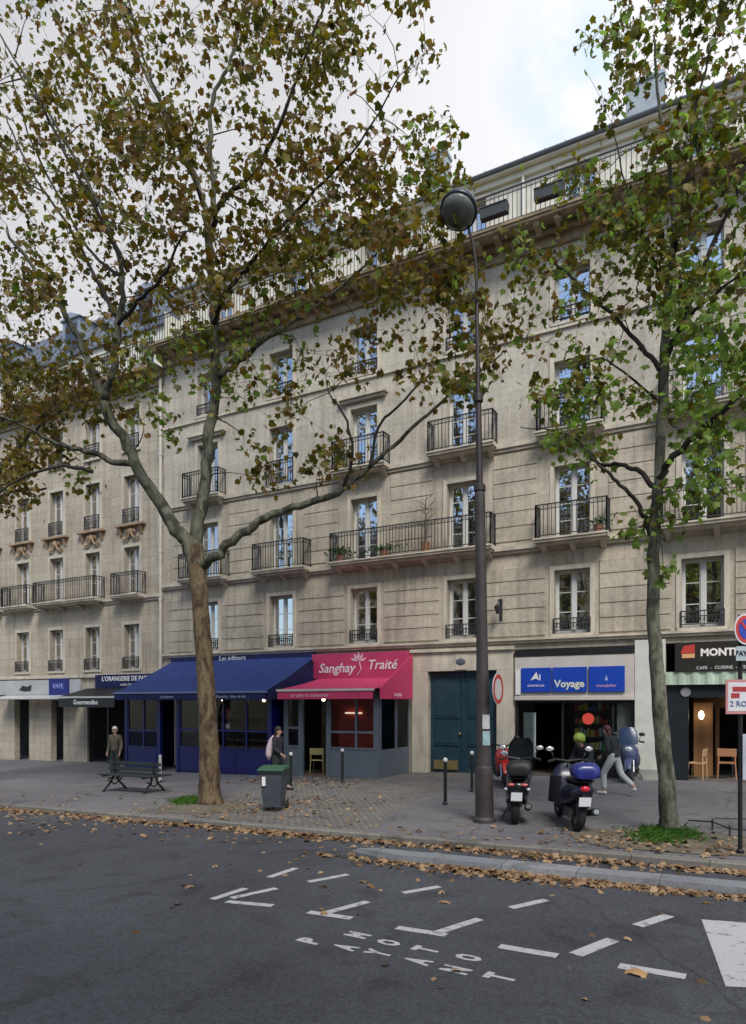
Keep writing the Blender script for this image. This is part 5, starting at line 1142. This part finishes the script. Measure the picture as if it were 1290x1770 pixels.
def tree(name, label, cat, trunk, limbs, regs, YT, mats_t, mats_l, seed, leafs=(.10,.185), group=None, knots=True, per=(15,25), spread=.39, dens=1.24):
    rs = np.random.RandomState(seed); rr = random.Random(seed)
    tp = [PF(px,py,YT+dy) for px,py,dy,r in trunk]; base = Vector(PG(trunk[0][0], trunk[0][1])); T = thing(name, label, cat, base, 0, group)
    tp[0] = base-Vector((0,0,.05)); P, R = smooth_path(tp, [r for *_, r in trunk], 5)
    P = [p+Vector((rr.uniform(-1,1), rr.uniform(-1,1), 0))*.012 for p in P]
    m = MB(); m.tube(P, R, 14); obj('trunk', m, mats_t[0], T, smooth=True)
    nodesl = []
    for lb in limbs:
        Q, R = smooth_path([PF(px,py,YT+dy) for px,py,dy,r in lb], [r for *_, r in lb], 5)
        Q = [Q[0]]+[q+Vector((rr.uniform(-1,1), rr.uniform(-1,1), rr.uniform(-1,1)))*min(.05, .012+R[i]*.4) for i, q in enumerate(Q[1:], 1)]
        m = MB(); m.tube(Q, R, 9); obj('limb', m, mats_t[1] if lb[0][3] > .075 else BTWIG, T, smooth=True); nodesl += [(q, r) for q, r in zip(Q, R)]
    pts = []
    for (x0,y0,x1,y1,n_,d0,d1,mix,vals) in [(*g, None) for g in regs]:
        for _ in range(int(n_*dens)):
            px, py = rr.uniform(x0,x1), rr.uniform(y0,y1); dy = rr.uniform(d0,d1); pts.append((PF(px,py,YT+dy), mix))
    NP = np.array([tuple(q) for q, r in nodesl]); order = sorted(range(len(pts)), key=lambda i: np.min(((NP-np.array(pts[i][0]))**2).sum(1)))
    NPl = [np.array(tuple(q)) for q, r in nodesl]; NR = [r for q, r in nodesl]
    tw = MB(); C = []; S = []; MI = []
    for i in order:
        p, mix = pts[i]; A = np.array(NPl); pv = np.array(tuple(p))
        # prefer starting points below the leaf cluster, as real shoots rise
        dd = ((A-pv)**2).sum(1)+np.maximum(0, A[:,2]-pv[2])**2*.8; j = int(np.argmin(dd)); q = Vector(NPl[j]); L_ = (p-q).length
        if L_ > .05:
            k_ = max(2, int(L_/.35)); off = Vector((rr.uniform(-1,1), rr.uniform(-1,1), rr.uniform(-.2,1)))*L_*.14; r0 = min(NR[j]*.75, .008+.010*L_); pp = []; rad = []
            for s in range(k_+1):
                t = s/k_; pp.append(q+(p-q)*t+off*math.sin(math.pi*t)+(Vector((rr.uniform(-1,1), rr.uniform(-1,1), rr.uniform(-1,1)))*.02 if 0 < s < k_ else Vector((0,0,0)))); rad.append(r0*(1-t)+.004*t)
            tw.tube(pp, rad, 5, False)
            for s in range(1, k_+1): NPl.append(np.array(tuple(pp[s]))); NR.append(rad[s])
        for _ in range(rr.randint(*per)):
            d = Vector((rr.gauss(0,1), rr.gauss(0,1), rr.gauss(0,.9)))*spread*.55
            c = p+d; C.append(tuple(c)); S.append(rr.uniform(*leafs)*rr.choice([.7,1,1,1.1])); u = rr.random(); MI.append(0 if u < mix[0] else (1 if u < mix[0]+mix[1] else 2))
            if rr.random() < .35: tw.tube([p, p+d*.6+Vector((0,0,.02)), c], .0035, 3, False)
    obj('twigs', tw, BTWIG, T)
    me = leaves_mesh('crown', C, S, MI, mats_l, rs, 0, T.location); obj('crown', me, None, T); return T
ML = [L_GREEN, L_OLIVE, L_RUST]
O_ = (.02,.68,.30); R__ = (.01,.50,.49); G_ = (.88,.12,.0); GO = (.60,.38,.02); OG = (.32,.60,.08)
# big plane tree on the left
tree('plane_tree', 'big plane tree with ochre trunk forking low and brown-olive leaves, left of the bin', 'tree',
 [(365,1392,0,.33),(363,1360,0,.245),(360,1250,0,.21),(353,1130,0,.195),(346,1040,0,.185),(340,975,0,.215),(340,940,0,.14)],
 [[(338,975,0,.19),(318,930,-.1,.165),(285,885,-.3,.15),(240,810,-.5,.13),(205,745,-.7,.12),(180,690,-.9,.11),(152,620,-1.1,.085),(122,560,-1.3,.07),(70,480,-1.6,.05),(10,400,-1.9,.03)],
  [(180,690,-.9,.10),(196,630,-1,.08),(203,560,-1,.07),(212,480,-1,.06),(190,400,-1.1,.05),(150,310,-1.2,.04),(80,190,-1.4,.03),(0,60,-1.6,.02)],
  [(238,808,-.5,.085),(200,798,-.7,.07),(160,782,-1,.06),(100,768,-1.3,.045),(30,730,-1.8,.03),(-40,700,-2,.02)],
  [(160,815,-.9,.05),(110,806,-1.3,.04),(50,820,-1.8,.03),(0,850,-2.1,.02)],
  [(340,975,0,.19),(344,900,.15,.15),(352,830,.3,.135),(362,760,.45,.13),(372,650,.6,.12),(368,520,.8,.105),(362,420,.9,.095),(350,345,.9,.07),(318,260,.9,.06),(285,190,1,.05),(240,100,1.1,.04),(195,-10,1.2,.03)],
  [(362,420,.9,.08),(370,340,1.1,.07),(364,250,1.2,.06),(368,170,1.3,.05),(400,100,1.4,.04),(420,10,1.5,.03)],
  [(366,400,.9,.07),(385,345,.6,.06),(440,300,.3,.05),(480,220,.1,.04),(520,120,0,.03),(560,10,-.2,.02)],
  [(372,650,.6,.09),(400,636,.7,.075),(440,600,.8,.065),(500,560,1.2,.05),(560,520,1.4,.04),(640,450,1.5,.025),(700,380,1.6,.015)],
  [(370,560,.7,.07),(392,505,.4,.055),(425,465,.2,.045),(480,400,0,.04),(545,330,-.2,.03),(620,250,-.4,.02),(690,130,-.5,.012)],
  [(345,975,0,.13),(372,962,0,.11),(410,930,.1,.10),(460,897,.3,.09),(520,872,.6,.08),(585,850,.9,.07),(625,820,1.1,.055),(680,770,1.3,.045),(740,715,1.5,.035),(800,665,1.6,.025),(870,610,1.7,.014)],
  [(640,808,1.1,.04),(655,740,1.2,.03),(690,700,1.3,.025),(750,640,1.4,.015)],
  [(595,845,.9,.04),(610,790,.7,.03),(600,730,.5,.025),(570,680,.3,.015)],
  [(212,480,-1,.045),(160,440,-.6,.035),(120,370,-.2,.03),(60,260,.2,.025),(20,130,.6,.02)],
  [(200,545,-1,.05),(165,480,-.6,.042),(125,400,-.2,.036),(50,290,.2,.028),(10,200,.5,.02)],
  [(222,470,-1,.05),(165,360,-1.6,.042),(125,285,-1.9,.035),(60,165,-2.2,.027),(20,110,-2.4,.02)],
  [(350,345,.9,.05),(320,280,.4,.04),(280,180,0,.033),(240,75,-.3,.025),(215,-40,-.5,.02)],
  [(205,560,-1,.05),(240,520,-1.4,.04),(280,480,-1.7,.03),(320,400,-2,.02)]],
 [(-60,-160,230,180,54,-3,2,O_),(200,-160,470,150,52,-2.5,3,O_),(430,-160,640,40,30,-2,2.5,O_),(600,-160,720,10,10,-1.5,1.5,O_),
  (-60,180,140,430,38,-3,1.5,O_),(130,170,330,400,62,-2.5,2,R__),(300,180,520,400,22,-2,2.5,O_),(440,40,600,240,20,-1,2,O_),(520,60,680,150,7,-.5,1.5,O_),(700,85,738,130,2,0,.5,O_),
  (470,240,700,420,40,-1.5,2.5,R__),(420,380,560,520,28,-1.5,2,O_),(700,215,800,360,14,0,2,OG),(620,380,800,520,20,0,2.5,O_),(560,480,760,660,16,0,2.5,O_),(750,440,880,640,13,.3,2,O_),
  (-40,430,200,560,24,-3,1,O_),(180,400,420,560,32,-2,2,R__),(0,560,230,680,14,-2.5,0,O_),(220,560,440,760,22,-1.5,2,OG),(420,520,540,700,10,-.5,1.5,OG),(440,700,620,830,10,0,1.5,O_),(760,560,820,680,6,.5,1.5,OG)],
 12.1, [BARK1, BARK1B], ML, 7)
# young tree on the right
tree('plane_tree', 'slender plane tree with bright green lower leaves growing from the grassy pit at right', 'tree',
 [(1158,1437,0,.19),(1156,1400,0,.145),(1148,1300,0,.13),(1138,1180,0,.118),(1130,1080,0,.105),(1130,960,0,.10),(1135,880,0,.10),(1140,820,0,.080),(1146,700,.1,.085),(1150,600,.15,.075),(1156,500,.2,.065),(1163,440,.2,.055),(1166,380,.2,.04),(1160,300,.2,.035),(1140,180,.1,.025),(1130,60,0,.015)],
 [[(1140,830,0,.065),(1165,790,-.1,.055),(1200,755,-.2,.05),(1250,710,-.3,.045),(1300,655,-.5,.035),(1380,560,-.7,.02)],
  [(1136,850,0,.05),(1110,818,.1,.042),(1080,803,.2,.036),(1035,800,.4,.03),(1008,770,.5,.022),(960,745,.7,.014),(900,740,.9,.008)],
  [(1128,925,0,.045),(1112,890,-.1,.038),(1095,860,-.2,.034),(1060,825,-.4,.028),(1035,805,-.5,.02)],
  [(1147,640,.1,.045),(1110,598,.3,.038),(1060,545,.6,.032),(1010,500,.8,.026),(960,455,1,.018),(900,420,1.2,.010)],
  [(1152,620,.1,.05),(1172,570,-.1,.045),(1200,500,-.3,.04),(1225,440,-.4,.034),(1262,360,-.6,.03),(1290,290,-.8,.02),(1310,150,-1,.012)],
  [(1163,440,.2,.04),(1178,380,-.1,.034),(1190,310,-.3,.028),(1200,200,-.5,.02),(1230,80,-.7,.012)],
  [(1156,500,.2,.03),(1120,430,.4,.024),(1090,350,.6,.018),(1060,230,.7,.010)],
  [(1172,560,-.1,.03),(1220,520,-.5,.024),(1290,470,-.9,.016)],
  [(1146,700,.1,.028),(1100,660,-.3,.02),(1040,620,-.6,.014),(980,640,-.9,.008)]],
 [(900,720,1060,790,8,0,1,G_),(915,660,1120,760,11,-.6,1,GO),(960,600,1100,700,11,-.6,1,GO),(880,380,1010,560,16,.3,1.4,OG),(985,470,1130,560,9,-.3,1.2,OG),(880,560,960,610,3,.5,1,OG),
  (1020,300,1160,470,30,-.5,1.3,OG),(1140,330,1310,500,24,-1.2,.8,OG),(1150,470,1310,620,20,-1.3,.6,G_),(1160,600,1310,740,18,-1.2,.6,G_),(1190,740,1310,860,11,-1.2,.2,G_),(1100,880,1190,960,4,-.3,.3,G_),(1150,840,1240,900,4,-.5,.3,G_),(1130,960,1180,1060,1,-.2,.2,G_),
  (1130,180,1320,340,24,-1.2,1,OG),(1060,-60,1330,160,34,-1.2,1,OG),(1020,60,1110,190,6,0,1,OG),(940,300,1040,400,5,.3,1.2,OG),(1300,100,1600,800,60,-1.5,1.5,GO)],
 12.4, [BARK2, BARK2], ML, 11, leafs=(.095,.16), per=(13,20), spread=.31, dens=1.2)
# a third tree stands just out of view on the left; its crown hangs into the picture
tree('plane_tree', 'plane tree crown hanging in from the left edge above the far stone house', 'tree',
 [(-60,1392,0,.36),(-62,1340,0,.24),(-60,1150,0,.2),(-58,980,0,.18),(-60,900,0,.12)],
 [[(-58,960,0,.14),(-30,880,-.2,.11),(10,800,-.3,.08),(60,740,-.2,.05),(120,700,0,.03)],[(-60,950,0,.13),(-90,800,0,.1),(-110,600,0,.07),(-100,400,0,.04)],[(-30,880,-.2,.07),(20,850,.3,.05),(80,845,.5,.03)]],
 [(-60,620,150,720,24,-1.5,1.5,R__),(-60,700,110,810,30,-1.5,1.5,R__),(-60,800,60,870,14,-1.5,1.5,R__),(-60,470,100,640,14,-2,1.5,O_),(130,630,260,730,8,-1,1,R__),(100,760,150,850,3,-.5,.5,OG),(-300,300,-40,800,50,-2,2,O_)],
 12.4, [BARK1, BARK1B], ML, 23)

# unseen trees and house added behind the camera for the lower windows to mirror
_trees = [o for o in COL.objects if o.get('category') == 'tree']
for i, (x, y, sc, r) in enumerate(((-24,-10,.95,2.0),(-13,-10.5,1.0,3.6),(-3,-9.5,1.05,.9),(7,-10.5,.95,5.0),(17,-10,1.0,2.8))):
    c = copy_tree(_trees[0]); c.location = (x, y, GZ(x)-.02); c.rotation_euler = (0,0,r); c.scale = (sc,)*3
    c['label'] = 'unseen plane tree added across the boulevard for the lower windows to mirror'; c['group'] = 'unseen plane trees added across the boulevard'
OB = thing('apartment_building', 'unseen pale stone house added across the boulevard for the first floor windows to mirror', 'building', (-8,-22,0))
oc = [-40+3.4*i for i in range(20)]
m = MB(); m.M = Matrix.Rotation(math.pi, 4, 'Z')
f_ = facade(-28, 42, -2, 17, 22, [(x-.55, x+.55, z, z+2.0) for x in [-26+3.4*i for i in range(20)] for z in (4.2,7.3,10.4,13.4)])
f_.v = [(-x, -y, z) for x, y, z in f_.v]; obj('wall', f_, S_UP, OB)
m = MB(); m.box(-42,-23.2,-2,28,-23,17); obj('dark_room_sheet', m, DARKIN, OB)  # near-black sheet as the darkness behind its window openings
m = MB(); m.prism([(-21.7,17),(-23.5,20.5),(-30,21),(-30,17)], -42, 28); obj('roof', m, ZINC, OB)

# grass and leaf litter
def grass(name, pxy, n_, seed, hh=(.04,.12)):
    rr = random.Random(seed); m = MB()
    for _ in range(n_):
        px = rr.gauss(pxy[0], pxy[2]); py = rr.gauss(pxy[1], pxy[3]); p = PG(px, py); p.y = max(p.y, KY+.06)
        for k in range(5):
            a = rr.uniform(0, 6.28); h = rr.uniform(*hh); b = Vector((math.cos(a), math.sin(a), 0)); s = Vector((-b.y,b.x,0))*.006; q = p+Vector((rr.uniform(-.03,.03), rr.uniform(-.03,.03), 0))
            m.add([q-s, q+s, q+b*h*.35+Vector((0,0,h*.7))+s*.6, q+b*h*.9+Vector((0,0,h))], [(0,1,2),(0,2,3)])
    o = obj(name, m, leaf_mat(name+'_blades', [(.03,.08,.012),(.06,.15,.02),(.10,.20,.035)], .3)); return o
pit(-1.1, 11.65, 1.55, 1.0); pit(-10.7, 11.75, 1.1, .9)
g = grass('grass', (1150,1448,24,6), 600, 5, (.04,.12)); tag(g, kind='stuff'); tag(g, 'tuft of bright green grass at the foot of the slender tree', 'grass')
g = grass('grass', (335,1387,18,3), 350, 6); tag(g, kind='stuff'); tag(g, 'patch of green grass left of the big tree trunk', 'grass')
rr = random.Random(12); C = []; S = []
def drop(x, y, z, s): C.append((x,y,z)); S.append(s)
for _ in range(5200):      # gutter at the kerb
    x = rr.uniform(-26, 3); y = KY-.20-abs(rr.gauss(0,.10)); dens = .55+.45*math.sin(x*1.1)*math.sin(x*.37+1)
    if rr.random() < dens: drop(x, y, GZ(x)-RD+.012+max(0, rr.uniform(0,.05)*(y-10.1)*4 if y > 10.1 else 0), rr.uniform(.06,.13))
for _ in range(1500):       # against the separator
    x = rr.uniform(-6.3, .5); y = 9.08-abs(rr.gauss(0,.17)); dens = max(.0, 1-abs(x+2.8)/3.6)
    if rr.random() < dens: drop(x, y, GZ(x)-RD+.014, rr.uniform(.06,.13))
for _ in range(300): x = rr.uniform(-24,2); y = rr.uniform(9.5,10.2); drop(x, y, GZ(x)-RD+.012, rr.uniform(.05,.12))
for _ in range(150): x = rr.gauss(-12,5); y = 10.1-abs(rr.gauss(0,1.6)); drop(x, y, GZ(x)-RD+.012, rr.uniform(.06,.13))
for _ in range(40): x = rr.uniform(-7,1); y = rr.uniform(5,9); drop(x, y, GZ(x)-RD+.012, rr.uniform(.05,.12))
for _ in range(160): x = rr.uniform(-24,2); y = KY+.05+abs(rr.gauss(0,.9)); drop(x, y, GZ(x)+.02, rr.uniform(.05,.11))
for _ in range(160): x = rr.gauss(-1.2,1.0); y = 11.3+rr.gauss(0,.5); drop(x, max(y,KY+.05), GZ(x)+.05, rr.uniform(.05,.11))
for _ in range(260): x = rr.gauss(-9.4,1.0); y = 12.3+rr.gauss(0,1.0); drop(x, max(y,KY+.05), GZ(x)+.02, rr.uniform(.05,.11))
for _ in range(260): x = rr.uniform(-14,-9.5); y = rr.uniform(16,18.4); drop(x, y, GZ(x)+.02, rr.uniform(.04,.1))
me = leaves_mesh('fallen_leaves', C, S, [0]*len(C), [L_DRY], np.random.RandomState(2), .28)
o = bpy.data.objects.new('fallen_leaves', me); COL.objects.link(o); tag(o, 'dry brown leaves fallen along the gutter, the separator and the pavement', 'leaves', kind='stuff')
lf = PG(1098,1684,RD); me = leaves_mesh('dry_leaf', [tuple(lf+Vector((0,-.06,.02)))], [.2], [0], [leaf_mat('leaf_tan', [(.45,.27,.13),(.5,.3,.15)], .05)], np.random.RandomState(4), .12)
o = bpy.data.objects.new('dry_leaf', me); COL.objects.link(o); tag(o, 'single large tan leaf lying on the painted bay mark at lower right', 'leaf')

# ------------------------------------------------------------ plants and boxes on the balconies
L_BAL = leaf_mat('leaf_balcony', [(.03,.07,.02),(.06,.13,.03),(.09,.16,.05)], .3)
def balcony_plant(label, x, y, z, r, n_, seed, group=None, name='potted_plant', tall=0):
    rr = random.Random(seed); T = thing(name, label, 'plant', (x,y,z), 0, group)
    m = MB(); m.lathe([(.10,0),(.14,.2),(.15,.22),(.13,.22)], 12); obj('pot', m, POT, T, world=False)
    C = []; 
    for _ in range(n_): C.append((rr.gauss(0,r[0]), rr.gauss(0,r[1]), .28+r[2]+rr.gauss(0,r[2]*.6)))
    obj('foliage', leaves_mesh('foliage', C, [rr.uniform(.05,.11) for _ in C], [0]*n_, [L_BAL], np.random.RandomState(seed)), None, T)
    s = MB(); 
    for c in C[:10]: s.tube([(0,0,.2),(c[0]*.4,c[1]*.4,.2+(c[2]-.2)*.6),c], .006, 4, False)
    obj('stems', s, BTWIG, T, world=False); return T
balcony_plant('bushy green plant at the left end of the long second floor balcony', -12.6, WY-.35, 7.2, (.22,.12,.12), 130, 1)
balcony_plant('low green plant near the middle of the long second floor balcony', -10.9, WY-.3, 7.2, (.3,.1,.08), 110, 2)
balcony_plant('green plant spilling over the left end of the third floor balcony below the flat hood', -12.6, WY-.3, 10.4, (.18,.14,.25), 150, 3)
balcony_plant('green plant at the right end of the balcony right of the street lamp', -3.9, WY-.3, 7.2, (.16,.1,.08), 60, 4)
balcony_plant('leafy plant on the top balcony right of the lamp head', -4.5, WY-.45, 16.68, (.22,.14,.4), 150, 5)
# leafless little tree in a pot
T = thing('potted_tree', 'small bare tree with dark figure-like pot on the long second floor balcony', 'plant', (-9.35,WY-.32,7.2))
m = MB(); m.lathe([(.12,0),(.15,.28),(.16,.30),(.13,.30)], 12); obj('pot', m, POT, T, world=False)
rr = random.Random(9); s = MB(); s.tube([(0,0,.25),(.02,0,.9),(-.02,0,1.4),(.03,0,1.9)], [.025,.022,.018,.010], 6)
for k in range(16):
    z = rr.uniform(.8,1.85); a = rr.uniform(0,6.28); l_ = rr.uniform(.3,.7); p0 = Vector((0,0,z)); p1 = p0+Vector((math.cos(a)*l_*.6, math.sin(a)*l_*.25, l_*.35)); p2 = p0+Vector((math.cos(a)*l_, math.sin(a)*l_*.3, l_*.45)); s.tube([p0,p1,p2], [.012,.008,.004], 4, False); s.tube([p1,p1+Vector((rr.uniform(-.2,.2),0,.25))], [.007,.003], 4, False)
obj('branches', s, mat('bare_branch', (.12,.095,.07), .9), T, world=False)
for i, (x, l_) in enumerate(((-6.8,'dark planter box hung on the top railing just right of the lamp head'),(-5.15,'dark planter box hung on the top railing, further right of the lamp head'))):
    T = thing('planter_box', l_, 'planter', (x,WY-.95,16.90))
    m = MB(); m.prism([(-.12,0),(.10,0),(.14,.32),(-.16,.32),(-.16,.29),(-.14,.29)], -.42, .42); obj('box', m, mat('planter_dark', (.05,.055,.06), .7, 0, .2, 6), T, world=False)
    m = MB(); m.box(-.3,.1,.3,-.26,.18,.5); m.box(.26,.1,.3,.3,.18,.5); obj('hook', m, IRON, T, world=False)
# wall lantern by the second bay
T = thing('wall_lantern', 'small dark wall fitting beside the street lamp pole at first floor height', 'wall lamp', (-6.9,WY,5.2))
m = MB(); m.box(-.05,-.05,-.35,.05,0,.35); m.tube([(0,-.05,.2),(0,-.3,.3),(0,-.35,.15)], .02, 6); obj('bracket', m, IRON, T, world=False)
m = MB(); m.lathe([(.05,-.2),(.11,.0),(.12,.02),(.03,.1)], 10, (0,-.35,.05)); obj('lantern', m, IRON, T, world=False)
